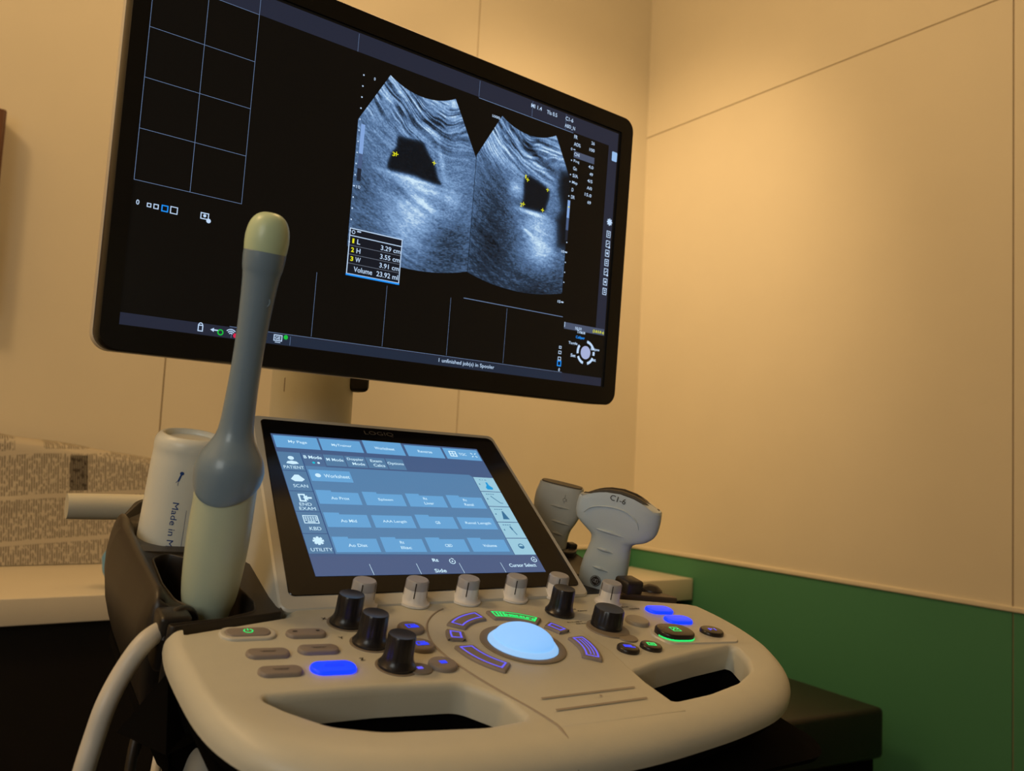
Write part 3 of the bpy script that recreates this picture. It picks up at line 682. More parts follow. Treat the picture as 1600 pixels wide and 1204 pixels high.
def f_txt(f):
    f.text('My Page', 22, 10.2, 15, 3.8, .01); f.text('MyTrainer', 63, 10.6, 17, 3.6, .01); f.text('Worksheet', 105.5, 10.2, 18, 3.4, .01); f.text('Reverse', 148, 10.4, 13.5, 3.2, .01)
    f.frame(175, 6.5, 183, 14.5, 1.2); f.rect(178.4, 7, 179.4, 14); f.rect(175.5, 10, 182.5, 11); f.text('TGC', 190, 10.4, 7.5, 3.2, .01)
    for a, b in ((-1, -1), (1, -1), (-1, 1), (1, 1)): f.line(203 + a * 1.2, 10.5 + b * 1.2, 203 + a * 3, 10.5 + b * 3, 1.1)
    f.text('B Mode', 31, 29, 14.5, 3.5, .025); f.disc(34.6, 36, 1.2)
    f.text('M Mode', 51, 30.5, 14, 3.3, .01); f.text('Doppler', 71, 28.6, 14, 3.7, .01); f.text('Mode', 72.5, 34.2, 10.5, 3.1, .01)
    f.text('Exam', 91, 28.6, 10, 3.1, .01); f.text('Calcs', 92.5, 34.4, 10, 3.3, .01); f.text('Options', 110, 31, 14.5, 3.9, .01)
    f.disc(30, 52, 2.6, 16, 2.4); f.text('Worksheet', 47, 52.2, 20.5, 3.8, .01)
    names = ['Ao Prox', 'Spleen', ('Rt', 'Liver'), ('Rt', 'Renal'), 'Ao Mid', 'AAA Length', 'GB', 'Renal Length', 'Ao Dist', ('Rt', 'Iliac'), 'CBD', 'Volume']
    for (x, y), n in zip(btns, names):
        if isinstance(n, tuple): f.text(n[0], x + 18, y + 4, 3.4, 2.7, .01); f.text(n[1], x + 20, y + 9.8, 8.5, 2.9, .01)
        else: f.text(n, x + 19.5, y + 7.4, 2.05 * len(n) + (0 if len(n) < 9 else -1), 3.3 if 'g' in n or 'p' in n else 2.9, .01)
    # side key symbols
    f.disc(11, 31.5, 2.7, 16, 2.4); f.poly([(5.5, 38.5), (7, 36), (11, 35), (15, 36), (16.5, 38.5), (11, 39.6)]); f.text('PATIENT', 11, 43.3, 15.5, 3.2)
    f.poly([(9.3, 52.5), (12.7, 52.5), (17, 58), (14, 60.6), (8, 60.6), (5, 58)]); f.text('SCAN', 11.5, 66, 11, 3.2)
    f.frame(6.5, 75.5, 12.5, 84.5, 1.5); f.poly([(10, 80), (14, 77), (14, 79), (17.5, 79), (17.5, 81), (14, 81), (14, 83)]); f.text('END', 10.5, 87.5, 9, 3); f.text('EXAM', 11, 92.4, 12, 3)
    f.frame(4.5, 100, 17, 109, .8)
    for j in range(3):
        for i in range(5): f.rect(6 + i * 2.1, 101.6 + j * 1.7, 7.4 + i * 2.1, 102.6 + j * 1.7)
    f.rect(7.5, 106.7, 14, 107.7); f.text('KBD', 12, 114.5, 8.5, 3.2)
    for k in range(8):
        a = k * PI / 4; f.line(11, 127.5, 11 + 4.6 * math.cos(a), 127.5 + 4.4 * math.sin(a), 2.0)
    f.ring(11, 127.5, 1.3, 2.2); f.text('UTILITY', 11.5, 136.8, 15.5, 3)
    f.text('Rt', 106, 148.5, 5, 3, .03); f.ring(121.5, 150, 2.2, .7, -30, 250); f.disc(121.5, 150, .8); f.line(121.5, 146.6, 123.6, 148, .9)
    f.text('Side', 106.5, 159.8, 9.5, 3.4, .015); f.ring(205.2, 149, 2.2, .7, -30, 250); f.disc(205.2, 149, .8); f.line(205.2, 145.6, 207.3, 147, .9)
    f.text('Cursor Select', 190, 155.2, 25, 3.4, .015)
    for x in (46.5, 87.5, 127.5, 168.5): f.line(x - .3, 152, x + .4, 163, .35)
disp('screen_text', f_txt, G_W, tp, T, z0, 5)
disp('screen_cyan_dot', lambda f: f.disc(30.2, 36, 1.3), G('screen_cyan', (0, 190, 215)), tp, T, z0, 5)
def f_pic(f):
    f.poly([(198.6, 50), (200.6, 50), (201, 54), (204, 57.5), (203, 60), (197, 60), (196, 57.5), (198.4, 54)])
disp('screen_probe_icon', f_pic, G('screen_probe_blue', (10, 150, 215)), tp, T, z0, 5)
def f_pic2(f):
    f.line(196, 69, 203, 78, 1.0); f.line(203, 78, 206, 78.4, .8)
    f.poly([(199, 89), (200.5, 89), (202.6, 97), (203.4, 99.5), (196.2, 99.5), (197, 97)]); f.line(199, 108.5, 200, 113, 1.8); f.line(200, 113, 202, 119, .9)
    f.ring(199.5, 133, 2.2, .9, 0, 360); f.poly([(197.2, 133), (201.9, 133), (201.3, 135), (199.5, 135.6), (197.8, 135)])
    for k in range(4): f.poly([(190, 53 + k * 20), (191.6, 51.8 + k * 20), (191.6, 54.2 + k * 20)])
    f.text('C1-6', 197, 46.8, 8, 1.7)
    for y in (66.6, 86.8, 106.8):
        for q in range(4): f.rect(192 + q * 2.4, y - .5, 193.6 + q * 2.4, y + .4)
disp('screen_dark_icon', f_pic2, G('screen_icon_slate', (50, 110, 150)), tp, T, z0, 5)
disp('screen_dark_line', lambda f: [f.rect(0, y, 20.8, y + .45) for y in (47.25, 71.9, 95.4, 119.6)] + [f.rect(20.7, 24, 21.4, 141.5)] + [f.rect(188, 62.5 + k * 20.1, 210.8, 63.1 + k * 20.1) for k in range(4)], G('screen_line_navy', (45, 75, 125)), tp, T, z0, 4)
disp('brand_print', lambda f: f.text('LOGIQ', 107, -11.5, 30, 6.2), mat('grey_print', (.10, .09, .075), .5, .4, var=.1), tp, T, z0, 0)

# ---- column behind the panel
obj('monitor_column', slab([Vector((.368 + .046 * math.cos(a * PI / 24), .935 + .044 * math.sin(a * PI / 24))) for a in range(48)], [], [(-.003, 1.29), (0, 1.287), (0, .62)]), M_CASE, mac)
obj('column_slot', slab(rrect(-.0015, -.008, .0015, .008, .0014), [], [(0, .001), (0, -.001)]), M_SEAM, mac, mat3((.86, -.5, 0), (0, 0, 1), (0, 0, 1), (.3285, .9145, 1.187)))
obj('arm_lever', box(.398, .900, 1.186, .4235, .925, 1.30, .006), M_BLACK, mac)
obj('monitor_arm', box(.335, .765, 1.31, .405, .95, 1.42, .015), M_CASE, mac)
obj('column_head', box(.325, .89, 1.285, .411, .975, 1.43, .02), M_CASE, mac)
# rear handle bar
obj('rear_handle', tube([(.149, 1.075, 1.041), (.1515, 1.075, 1.041), (.158, 1.075, 1.041), (.30, 1.074, 1.040), (.60, 1.073, 1.038)], [.0105, .0130, .0145, .0148, .0148], 32), M_CASE, mac)
obj('handle_bracket', box(.32, .97, 1.0, .42, 1.08, 1.028, .006), M_CASE, mac)

# ---- monitor
mo = rrect(-.0150, -.3205, .5500, .0215, .0150, 8)
inner = rrect(-.0008, -.3004, .5305, .0026, .0008, 1)
mon = obj('monitor', slab(offset(mo, -.0015), [], [(0, -.0190), (.0015, -.0195), (.0015, -.029), (-.002, -.034), (-.03, -.046)]), M_SILVER, mac, MF)
mon['label'] = 'wide monitor with a black bezel'
obj('bezel', slab(offset(mo, -.001), [inner], [(0, 0), (.001, -.0012), (.001, -.018), (0, -.0188)], [(0, 0), (0, -.0022), (0, -.0024)]), M_BEZEL, mon, MF)
MZ = -.0020
def mdisp(name, fn, m, lay=0): return disp(name, fn, m, mon, MF, MZ, lay)
GM = lambda n, c, s=1.0: mat(n, (.006, .005, .004), .35, .35, emit=c, es=s)
mdisp('monitor_screen', lambda f: f.rect(-.5, -2.2, 530.3, 300.2), GM('screen_near_black', (9, 8, 7)))
mdisp('screen_bar', lambda f: (f.rect(0, 0, 527, 18), f.rect(0, 290, 527, 299.6), f.rect(512.5, 18, 527, 233)), GM('screen_dark_slate', (36, 40, 56)), 1)
mdisp('screen_bar_lit', lambda f: (f.rect(95, 291, 465, 299.4),), GM('screen_navy_slate', (32, 42, 60)), 2)
def m_lines(f):
    f.frame(0, -3, 87.5, 184.3, .35); f.rect(43.7, 0, 44.05, 184)
    for y in (18, 59.7, 101, 142.4): f.rect(0, y, 87.5, y + .35)
    for x in (161.5, 234.5, 308.6, 381.0): f.rect(x, 230, x + .3, 288.5)
    f.rect(324.2, 227.4, 460.4, 228.1); f.rect(87, 289.4, 465, 289.8); f.rect(323.4, 18.6, 456, 19.2)
    for x in (182.5, 323, 394.5, 443.5): f.rect(x, 1, x + .3, 18)
    f.rect(89, 291, 89.3, 299); f.rect(142, 291, 142.3, 299)
mdisp('screen_grid', m_lines, GM('screen_grid_blue', (105, 128, 165)), 3)
def m_txt(f):
    f.text('0', 4.5, 201.5, 2.4, 4, .01)
    for x, s in ((13.2, 3.4), (18.6, 4), (32.6, 6)): f.frame(x - s / 2, 202 - s / 2, x + s / 2, 202 + s / 2, .7)
    f.frame(54, 198.5, 61, 204, .8); f.disc(57.5, 201, 1.3); f.disc(61, 204.6, 1.9)
    f.text('MI 1.4', 400, 5.9, 15, 4.3, .01); f.text('TIs 0.5', 422.5, 6.4, 15, 4.3, .01); f.text('C1-6', 448.5, 5.6, 11.5, 4.4, .01); f.text('ABD_N', 450, 14, 15.5, 4.6, .01)
    f.text('LOGIQ', 347, 32.5, 10, 3, .03); f.text('0', 202.5, 38, 1.6, 2.8, .01)
    for i, (a, b) in enumerate((('FR', '26'), ('AO%', '100'))):
        y = 22.5 + i * 8.2; f.text(a, 460 + (3 if a == 'AO%' else 0), y, 5 if a == 'FR' else 10, 4.1, .01); f.text(b, 487 - (1 if b == '100' else 0), y, 5 if b == '26' else 8, 3.6, .01)
    rows = [('CHI', ''), ('Frq', '4.0'), ('Gn', '49'), ('S/A', '4/5'), ('Map', 'A/0'), ('D', '15.0'), ('DR', '69')]
    for i, (a, b) in enumerate(rows):
        y = 42 + i * 8.2; f.text(a, 459.5 + len(a) * 1.3, y, 2.7 * len(a), 3.9, .01)
        if b: f.text(b, 490 - len(b) * 1.25, y + .4, 2.6 * len(b), 3.6, .01)
        if i in (1, 3, 4, 6): f.disc(456, y, .8)
    f.text('0', 455, 37.5, 2, 3); f.line(457.5, 37.2, 460.5, 37.2, .9)
    f.text('1 unfinished job(s) in Spooler', 335, 294.8, 70, 5, .005)
    f.text('L', 200.5, 194.6, 3.2, 4.6, .01); f.text('H', 201, 203, 4, 4.6, .01); f.text('W', 201.3, 211.4, 5.6, 4.6, .01); f.text('Volume', 207.5, 220.6, 19.5, 4.8, .01)
    for i, (n) in enumerate(('3.29 cm', '3.55 cm', '3.91 cm')): f.text(n, 235, 195.2 + i * 8.4, 21.5, 4.6, .01)
    f.text('23.92 ml', 233.6, 220.6, 23.5, 4.9, .01)
    f.frame(190.3, 182.8, 247.2, 226.2, .9); f.rect(191, 189.6, 247, 190.4); f.ring(194.3, 186.4, 1.2, .6); f.rect(198, 184.5, 202, 185.6)
    for i in range(16):
        f.disc(190.8, 38.0 + i * 10.55, .75) if i not in (10,) else f.line(189.6, 38 + i * 10.55, 191.6, 38 + i * 10.55, 1.2)
    f.text('10', 195, 143.6, 4, 3); f.text('10', 453, 155, 4.2, 3, .02); f.line(456, 155, 459.6, 155, 1.4); f.text('15', 453, 211.5, 4.2, 3, .02); f.line(456, 211.5, 459.6, 211.5, 1.4)
    for i in range(1, 9):
        if i != 5: f.disc(458, 98.6 + i * 11.3 + (0), .75) if i > 3 else None
    # right icon column
    for k in range(8):
        a = k * PI / 4; f.line(522, 107, 522 + 4.2 * math.cos(a), 107 + 4.2 * math.sin(a), 1.7)
    f.ring(522, 107, 1.3, 1.8)
    for k, y in enumerate((121.5, 133, 144, 155, 166, 177.8, 189)):
        f.frame(518.6, y - 4, 525, y + 4, .8)
        if k % 3 == 0: f.rect(520.5, y - 2, 523.2, y - .8); f.rect(520.5, y + .4, 523.2, y + 1.6)
        elif k % 3 == 1: f.line(520, y + 1, 523.6, y - 1.5, .8); f.disc(524.4, y + 3.6, 1.3)
        else: f.disc(521.8, y, 1.5)
    # trackball legend
    f.text('Trace', 489.5, 241, 13, 3.8, .02); f.text('Toggle', 478.5, 255.5, 13.5, 4, .02); f.text('Ellipse', 513.5, 258.5, 13.5, 3.8, .02); f.text('Set', 480, 268.8, 7.5, 3.7, .02); f.text('Set', 512, 270.4, 7.5, 3.7, .02)
    for a0, a1 in ((275, 340), (350, 10), (25, 75), (105, 155), (170, 215)):
        a1 = a1 + 360 if a1 < a0 else a1; f.ring(499, 263.5, 11, 3, a0, a1, 10)
    f.text('0', 460.5, 287.2, 2.2, 3.6, .02)
    for y, s in ((274.4, 4.6), (267.5, 4.2), (261.8, 3.6)): f.frame(459.8 - s / 2, y - s / 2 + .6, 459.8 + s / 2, y + s / 2 - .6 + .6, .7) if s < 4.7 else None
    f.rect(463.5, 233, 464.4, 238.6); f.text('50:50', 485, 237.6, 10, 3, .01)
    # status icons
    f.frame(60.6, 291.5, 65, 297, .8); f.ring(62.8, 291.5, 1.2, .7, 180, 360); f.line(72, 294.3, 78, 294.3, 1.0); f.poly([(71, 294.3), (74, 292.6), (74, 296)])
    for r in (1.6, 3.2, 4.8): f.ring(88.6, 297.2, r, .8, 225, 315, 8)
    f.frame(126.5, 291, 134.5, 296.6, .8); f.rect(128, 297.4, 133, 298); f.text('GE', 130.3, 293.8, 5, 2.8, .02)
mdisp('screen_text', m_txt, GM('screen_pale_text', (190, 215, 245)), 7)
mdisp('screen_white_block', lambda f: f.poly([(518.4, 24), (519, 23.2), (526, 23.2), (526.8, 24), (526.8, 33.5), (526, 34.4), (519, 34.4), (518.4, 33.5)]), GM('screen_button_blue', (150, 190, 235)), 4)
mdisp('legend_ball', lambda f: (f.disc(499, 263.5, 7.6),), GM('screen_legend_lilac', (165, 175, 215)), 4)
mdisp('screen_highlight', lambda f: (f.rect(459, 38.6, 491, 46), f.rect(463.5, 233, 526.5, 240.4)), GM('screen_slate_highlight', (72, 82, 105)), 3)
def grey_bar(f): f.rect(192.6, 84, 196.8, 112); f.rect(455.0, 96, 458.6, 116)
mdisp('grey_scale_bar', grey_bar, GM('screen_bar_bright', (130, 165, 220)), 6)
mdisp('grey_scale_bar', lambda f: (f.rect(192.6, 112, 196.8, 126), f.rect(455.0, 116, 458.6, 130)), GM('screen_bar_mid', (72, 92, 130)), 6)
mdisp('grey_scale_bar', lambda f: (f.rect(192.6, 126, 196.8, 138), f.rect(455.0, 130, 458.6, 142)), GM('screen_bar_dark', (30, 36, 50)), 6)
mdisp('screen_blue_mark', lambda f: (f.frame(22.7, 199.4, 28.1, 204.8, .9), f.frame(190, 225.8, 247.4, 227.4, .8), f.frame(456.8, 277, 462.8, 283.4, 1.2), f.text('Caliper', 489, 247.8, 14, 4, .02)), GM('screen_cyan_blue', (30, 145, 245)), 8)
def m_yel(f):
    for x, y in ((232.3, 102.4), (275.5, 100), (395.2, 87.6), (424.3, 91.7), (391.9, 115), (419.2, 115.7)): f.cross(x, y, 2.2, .8)
    f.text('3', 229.4, 103.2, 3, 4, .02); f.text('1', 392.4, 84.8, 1.6, 4, .02); f.text('2', 389, 116.5, 3, 4, .02)
    for i in range(3): f.text(str(i + 1), 194.8, 194.6 + i * 8.4, 2 if i == 0 else 3, 4.4, .03)
    f.text('(3.8:3.8 s)', 516.5, 237.6, 18, 4, .02); f.rect(456, 103, 458, 104.2)
mdisp('screen_yellow_mark', m_yel, GM('screen_yellow', (225, 225, 30)), 9)
mdisp('screen_green_mark', lambda f: (f.ring(79.6, 295.6, 1.6, 1.0, 0, 360), f.disc(137.6, 292.4, 2.0)), GM('screen_green', (25, 190, 60)), 9)
mdisp('screen_red_mark', lambda f: f.disc(92.6, 296.8, 2.0), GM('screen_red', (215, 35, 75)), 9)
mdisp('screen_table', lambda f: f.rect(190.3, 182.8, 247.2, 226.2), GM('screen_table_dark', (20, 24, 34)), 5)
mdisp('screen_table_line', lambda f: [f.rect(191.2, y, 246.6, y + .5) for y in (198.8, 207.2, 215.6)], GM('screen_table_grey', (100, 108, 122)), 6)

# ---- the two ultrasound pictures (what the screen shows), as fans of fine cells
def vnoise(x, y, seed):
    r = np.random.RandomState(seed); tab = r.rand(256, 256)
    xi = np.floor(x).astype(int); yi = np.floor(y).astype(int); fx = x - xi; fy = y - yi; fx = fx * fx * (3 - 2 * fx); fy = fy * fy * (3 - 2 * fy)
    g = lambda a, b: tab[a % 256, b % 256]
    return (g(xi, yi) * (1 - fx) + g(xi + 1, yi) * fx) * (1 - fy) + (g(xi, yi + 1) * (1 - fx) + g(xi + 1, yi + 1) * fx) * fy
def in_poly(X, Y, pts, soft):
    """soft inside mask by signed distance"""
    d = np.full(X.shape, 1e9); ins = np.zeros(X.shape, bool); n = len(pts)
    for i in range(n):
        ax, ay = pts[i]; bx, by = pts[(i + 1) % n]; ex, ey = bx - ax, by - ay
        t = np.clip(((X - ax) * ex + (Y - ay) * ey) / (ex * ex + ey * ey), 0, 1)
        d = np.minimum(d, np.hypot(X - ax - t * ex, Y - ay - t * ey))
        c = (ay > Y) != (by > Y); ins ^= c & (X < (bx - ax) * (Y - ay) / (by - ay + 1e-12) + ax)
    s = np.where(ins, d, -d); return 1 / (1 + np.exp(-s / soft))
def blob(X, Y, cx, cy, rx, ry, a=0):
    c, s = math.cos(a), math.sin(a); u = (X - cx) * c + (Y - cy) * s; v = -(X - cx) * s + (Y - cy) * c
    return np.exp(-(u / rx) ** 2 - (v / ry) ** 2)
def fan(name, cx, x0, x1, which):
    nr, na = 330, 300; cy = -37.0
    r = 76 + (247 - 76) * np.linspace(0, 1, nr)[:, None] + np.zeros((1, na)); th = np.radians(np.linspace(-30, 30, na))[None, :] + np.zeros((nr, 1))
    X = cx + r * np.sin(th); Y = cy + r * np.cos(th)
    wob = vnoise(X / 26, Y / 26, 3 + which) * 13 + vnoise(X / 9, Y / 9, 8) * 2.6
    arcs = vnoise((r + wob - (X - cx) * (.42 if which == 0 else .34)) / 1.35, th * 6.5 + 20 + r / 40, 11 + which)
    arcs2 = vnoise((r + wob * .7 - (X - cx) * .36) / 3.6, th * 4 + 9, 13 + which)
    spk = vnoise(r / .75, th * 120, 17 + which); spk2 = vnoise(r / 1.5, th * 45, 19)
    depth = (r - 76) / 171
    base = .44 + .12 * (1 - depth) - .20 * np.clip(depth - .62, 0, 1)
    near = np.exp(-((depth - .10) / .17) ** 2)
    V = base + near * ((arcs - .45) * .62 + (arcs2 - .5) * .40) + (1 - near) * ((arcs2 - .5) * .11 + (arcs - .5) * .05) + (spk - .5) * .20 + (spk2 - .5) * .10
    if which == 0:
        V += .26 * blob(X, Y, 252, 122.5, 32, 2.0, .03) + .22 * blob(X, Y, 262, 128, 34, 5, .10) + .2 * blob(X, Y, 285, 98, 3, 22, -.3) + .20 * blob(X, Y, 262, 150, 26, 24, .5) + .26 * blob(X, Y, 268, 143, 26, 3, .45) + .14 * blob(X, Y, 300, 128, 10, 26)
        V += .16 * blob(X, Y, 282, 75, 34, 3.2, .35) - .30 * blob(X, Y, 248, 63, 16, 4, .6) - .42 * blob(X, Y, 272, 60, 13, 4.5, .10) - .34 * blob(X, Y, 287, 75, 11, 5.5, .2) - .18 * blob(X, Y, 228, 55, 14, 5, .9)
        V += .22 * blob(X, Y, 250, 170, 24, 34) - .14 * blob(X, Y, 300, 178, 20, 30) - .16 * blob(X, Y, 245, 137, 18, 7, .3) - .12 * blob(X, Y, 200, 140, 12, 20)
        pol = [(232.7, 85.6), (240.6, 84.1), (250.7, 83.3), (261, 83.4), (267.6, 91.6), (275.9, 100.7), (281.1, 113.0), (285.5, 119.5), (269.8, 119.8), (251.6, 118), (229, 119), (223.9, 115.5), (227.4, 102.3), (232.1, 94.5)]
        pol = [tuple(q) for q in smooth_loop(pol, 4)]; k = in_poly(X, Y, pol, .8); V = V * (1 - k) + k * (.045 + .05 * spk)
        V += .12 * (in_poly(X, Y, pol, 3.0) - k).clip(0, 1)
    else:
        V -= .20 * blob(X, Y, 352, 130, 24, 60) + .05
        V += .34 * blob(X, Y, 380, 101, 9, 8) + .22 * blob(X, Y, 352, 68, 26, 12, .7) - .38 * blob(X, Y, 413, 62, 26, 4.2, .35) - .20 * blob(X, Y, 395, 52, 16, 3, .5)
        V += .20 * blob(X, Y, 405, 78, 34, 2.4, .42) + .18 * blob(X, Y, 410, 70, 34, 2.0, .42)
        V += .42 * blob(X, Y, 404, 122, 20, 2.6, .04) + .26 * blob(X, Y, 415, 134, 20, 14) + .36 * blob(X, Y, 420, 157, 20, 13, .3) + .32 * blob(X, Y, 400, 143, 10, 2, .45) + .15 * blob(X, Y, 418, 172, 24, 18)
        V -= .20 * blob(X, Y, 360, 170, 30, 40) * .6 + .18 * blob(X, Y, 425, 205, 40, 20)
        V = V * (1 - .93 * in_poly(X, Y, [(441, 66), (470, 60), (470, 156), (445, 150), (441, 122), (447, 108), (440, 88)], 2.2)) + .03
        pol = [(393.3, 84.7), (401.7, 83.6), (419.8, 88.6), (427.5, 94.2), (425.0, 108.6), (421.1, 117.2), (408.4, 118.5), (391.5, 117.5), (391.9, 105.1), (390.8, 90.7)]
        pol = [tuple(q) for q in smooth_loop(pol, 4)]; k = in_poly(X, Y, pol, .8); V = V * (1 - k) + k * (.05 + .04 * spk)
    V = np.clip(V, .02, 1.0); V = np.clip((V - .05) * 1.12, .02, 1)
    stops = [(0, (6, 8, 10)), (.25, (38, 54, 74)), (.5, (82, 112, 152)), (.75, (132, 168, 212)), (1, (205, 232, 250))]
    xs = [s[0] for s in stops]; rgb = [np.interp(V, xs, [lin(s[1])[c] for s in stops]) for c in range(3)]
    Xc = np.clip(X, x0, x1)
    vs = np.stack([Xc / 1000, -Y / 1000, np.full(X.shape, MZ + .00032)], -1).reshape(-1, 3)
    idx = np.arange(nr * na).reshape(nr, na); q = np.stack([idx[:-1, :-1], idx[:-1, 1:], idx[1:, 1:], idx[1:, :-1]], -1).reshape(-1, 4)
    inside = ((X[:-1, :-1] > x0 - .7) & (X[:-1, 1:] < x1 + .7)).reshape(-1); q = q[inside]
    me = bpy.data.meshes.new(name); me.vertices.add(len(vs)); me.vertices.foreach_set('co', vs.ravel().astype(np.float32))
    me.loops.add(q.size); me.loops.foreach_set('vertex_index', q.ravel().astype(np.int32))
    me.polygons.add(len(q)); me.polygons.foreach_set('loop_start', np.arange(0, q.size, 4, dtype=np.int32))
    me.update(calc_edges=True)
    a = me.color_attributes.new('picture', 'FLOAT_COLOR', 'POINT')
    a.data.foreach_set('color', np.stack([c.ravel() for c in rgb] + [np.ones(nr * na)], -1).ravel().astype(np.float32))
    return me
m = bpy.data.materials.new('ultrasound_picture'); m.use_nodes = True; b = m.node_tree.nodes['Principled BSDF']
b.inputs['Base Color'].default_value = (.006, .005, .004, 1); b.inputs['Roughness'].default_value = .35; b.inputs['Specular IOR Level'].default_value = .35
at_ = m.node_tree.nodes.new('ShaderNodeVertexColor'); at_.layer_name = 'picture'
m.node_tree.links.new(at_.outputs['Color'], b.inputs['Emission Color']); b.inputs['Emission Strength'].default_value = 1.0
obj('ultrasound_image', fan('ultrasound_image', 257, 189.2, 325.8, 0), m, mon, MF)
obj('ultrasound_image', fan('ultrasound_image', 393, 326.4, 456.6, 1), m, mon, MF)

# ---- probe holders, left and right of the touch panel
rim = [(-.1240, -.0075), (-.1185, .012), (-.1110, .10), (-.1010, .19), (-.115, .222), (-.150, .236), (-.180, .222), (-.1985, .188), (-.2035, .150), (-.2045, .09), (-.2045, .030),
       (-.204, .0060), (-.1860, .0020), (-.1815, .0080), (-.1880, .0200), (-.1900, .050), (-.1870, .100), (-.1760, .112), (-.1640, .100), (-.1560, .060), (-.1440, .052), (-.1400, .040), (-.1380, .012), (-.1420, -.0040), (-.1660, -.0140), (-.1840, -.0160), (-.2020, -.0190), (-.1990, -.0240)]
rad = [.003, .02, .05, .02, .02, .02, .02, .02, .02, .05, .02, .004, .002, .006, .02, .03, .01, .006, .01, .01, .004, .006, .008, .008, .01, .01, .002, .003]
def rim_weight(p):
    a = min(1, max(0, (-.1925 - p.x) / .008)); b = min(1, max(0, (p.y - .19) / .03)); k = max(a, b) * min(1, max(0, (p.y + .004) / .02)); return .12 + .88 * k
cup = [Vector((-.159 + .0325 * math.cos(a * PI / 16), .158 + .0325 * math.sin(a * PI / 16))) for a in range(32)]
slot = round_poly([(-.1315, .022), (-.1270, .020), (-.1240, .060), (-.1290, .064)], .0015, 4)
oprof = [(-.0115, .0030), (-.0085, .0075), (-.0060, .0105), (-.0035, .0112), (-.0010, .0095), (.0020, .0030), (.0045, -.006), (.0060, -.018), (.0055, -.032), (.0030, -.048), (-.0010, -.062), (-.006, -.076)]
# dense outline so that the profile blends
def densify(L, d=.004):
    out = []
    for i in range(len(L)):
        a, b = L[i], L[(i + 1) % len(L)]; n = max(1, int((b - a).length / d))
        out += [a + (b - a) * k / n for k in range(n)]
    return out
hl = obj('probe_holder', weighted_slab(densify(round_poly(rim, rad, 4)), [cup], oprof, rim_weight, [(0, .0004), (.0008, -.001), (.0010, -.03), (.001, -.075)]), M_HOLD, mac, C)
lo = [Vector(p) for p in ((-.124, -.006), (-.112, .19), (-.15, .228), (-.190, .186), (-.199, .15), (-.199, .03), (-.188, -.006))][::-1]
if area2(lo) < 0: lo = lo[::-1]
obj('holder_bowl', slab(round_poly(lo, .012, 5), [], [(.0, -.0765), (.000, -.085), (-.02, -.125), (-.05, -.140)]), M_DARK, hl, C)
obj('cable_bush', tube([tuple(C @ Vector(p)) for p in ((-.2010, -.016, -.012), (-.1960, -.007, -.001), (-.1880, -.001, .002), (-.1800, .004, -.004), (-.176, .006, -.02))], [.0030, .0034, .0036, .0034, .003], 14), M_BLACK, hl)
obj('slot_lip', box(-.2050, -.0165, -.032, -.1850, .0035, .0040, .003), M_BLACK, hl, C)
# smaller holder on the right
rim2 = [(.1705, -.0035), (.203, -.0035), (.2140, .004), (.2420, .026), (.2480, .060), (.2440, .110), (.2500, .150), (.2400, .180), (.205, .186), (.176, .172), (.1665, .10), (.1680, .02)]
PFA = math.radians(50)
def oval(cx, cy, a, b, rot, n=32, e=.75):
    out = []
    for k in range(n):
        t = 2 * PI * k / n; c, s_ = math.cos(t), math.sin(t); u, v = a * math.copysign(abs(c) ** e, c), b * math.copysign(abs(s_) ** e, s_)
        out.append(Vector((cx + u * math.cos(rot) - v * math.sin(rot), cy + u * math.sin(rot) + v * math.cos(rot))))
    return out
hr = obj('probe_holder', weighted_slab(densify(round_poly(rim2, .008, 4)), [oval(.2130, .0500, .0255, .0178, -PFA), oval(.2215, .1480, .0195, .0150, -PFA)], [(-.004, .002), (-.002, .003), (0, .002), (.0015, -.002), (.002, -.03), (-.002, -.06)], lambda p: 1, [(0, .001), (.0008, -.001), (.001, -.03), (.001, -.058)]), M_HOLD, mac, at(C, 0, 0, -.011))
obj('holder_block', box(.1960, -.0030, -.02, .2165, .0165, .0125, .003), M_HOLD, hr, C)
obj('rear_cup', slab(oval(.2225, .1480, .0275, .0225, -PFA), [oval(.2225, .1490, .0195, .0150, -PFA)], [(-.001, 0), (0, -.001), (.0, -.045)], [(0, 0), (0, -.044)]), M_HOLD, hr, at(C, 0, 0, -.003))
obj('holder_stub', box(.2370, .1330, -.03, .2470, .1430, .0015, .002), M_HOLD, hr, C)
obj('cable_hook', lathe([(.0120, -.02), (.0118, -.004), (.0095, .0022), (.0050, .0052), (0, .0060)], 32), M_HOLD, hr, at(C, .2360, .0060))
obj('rear_trim', slab(round_poly([(.1900, -.0010), (.2530, -.0190), (.2420, -.0030), (.1950, .0090)], .003, 4), [], [(-.001, .0014), (0, .0004), (0, -.012)]), M_WOODT, mac, C)
obj('cup_base', lathe([(0, -.060), (.0320, -.060), (.0320, -.052), (0, -.052)], 32), M_HOLD, hl, at(C, -.159, .158))
# dark cords under the left side
obj('dark_cord', tube([tuple(C @ Vector(p)) for p in ((-.190, .03, -.05), (-.205, .00, -.10), (-.200, -.01, -.17), (-.17, .02, -.27), (-.12, .08, -.36))], .0035, 10), M_HOLD, mac)
obj('dark_cord', tube([tuple(C @ Vector(p)) for p in ((-.180, .05, -.05), (-.198, .03, -.13), (-.205, .03, -.22), (-.18, .05, -.33))], .003, 10), M_HOLD, mac)
obj('power_cable', tube([(.1850, .7150, .925), (.1794, .7019, .9119), (.1709, .6851, .8951), (.164, .6669, .8816), (.1579, .648, .8687), (.150, .63, .80)], [.0026, .0030, .0036, .0036, .0036, .0036], 12), M_CABLE, mac)

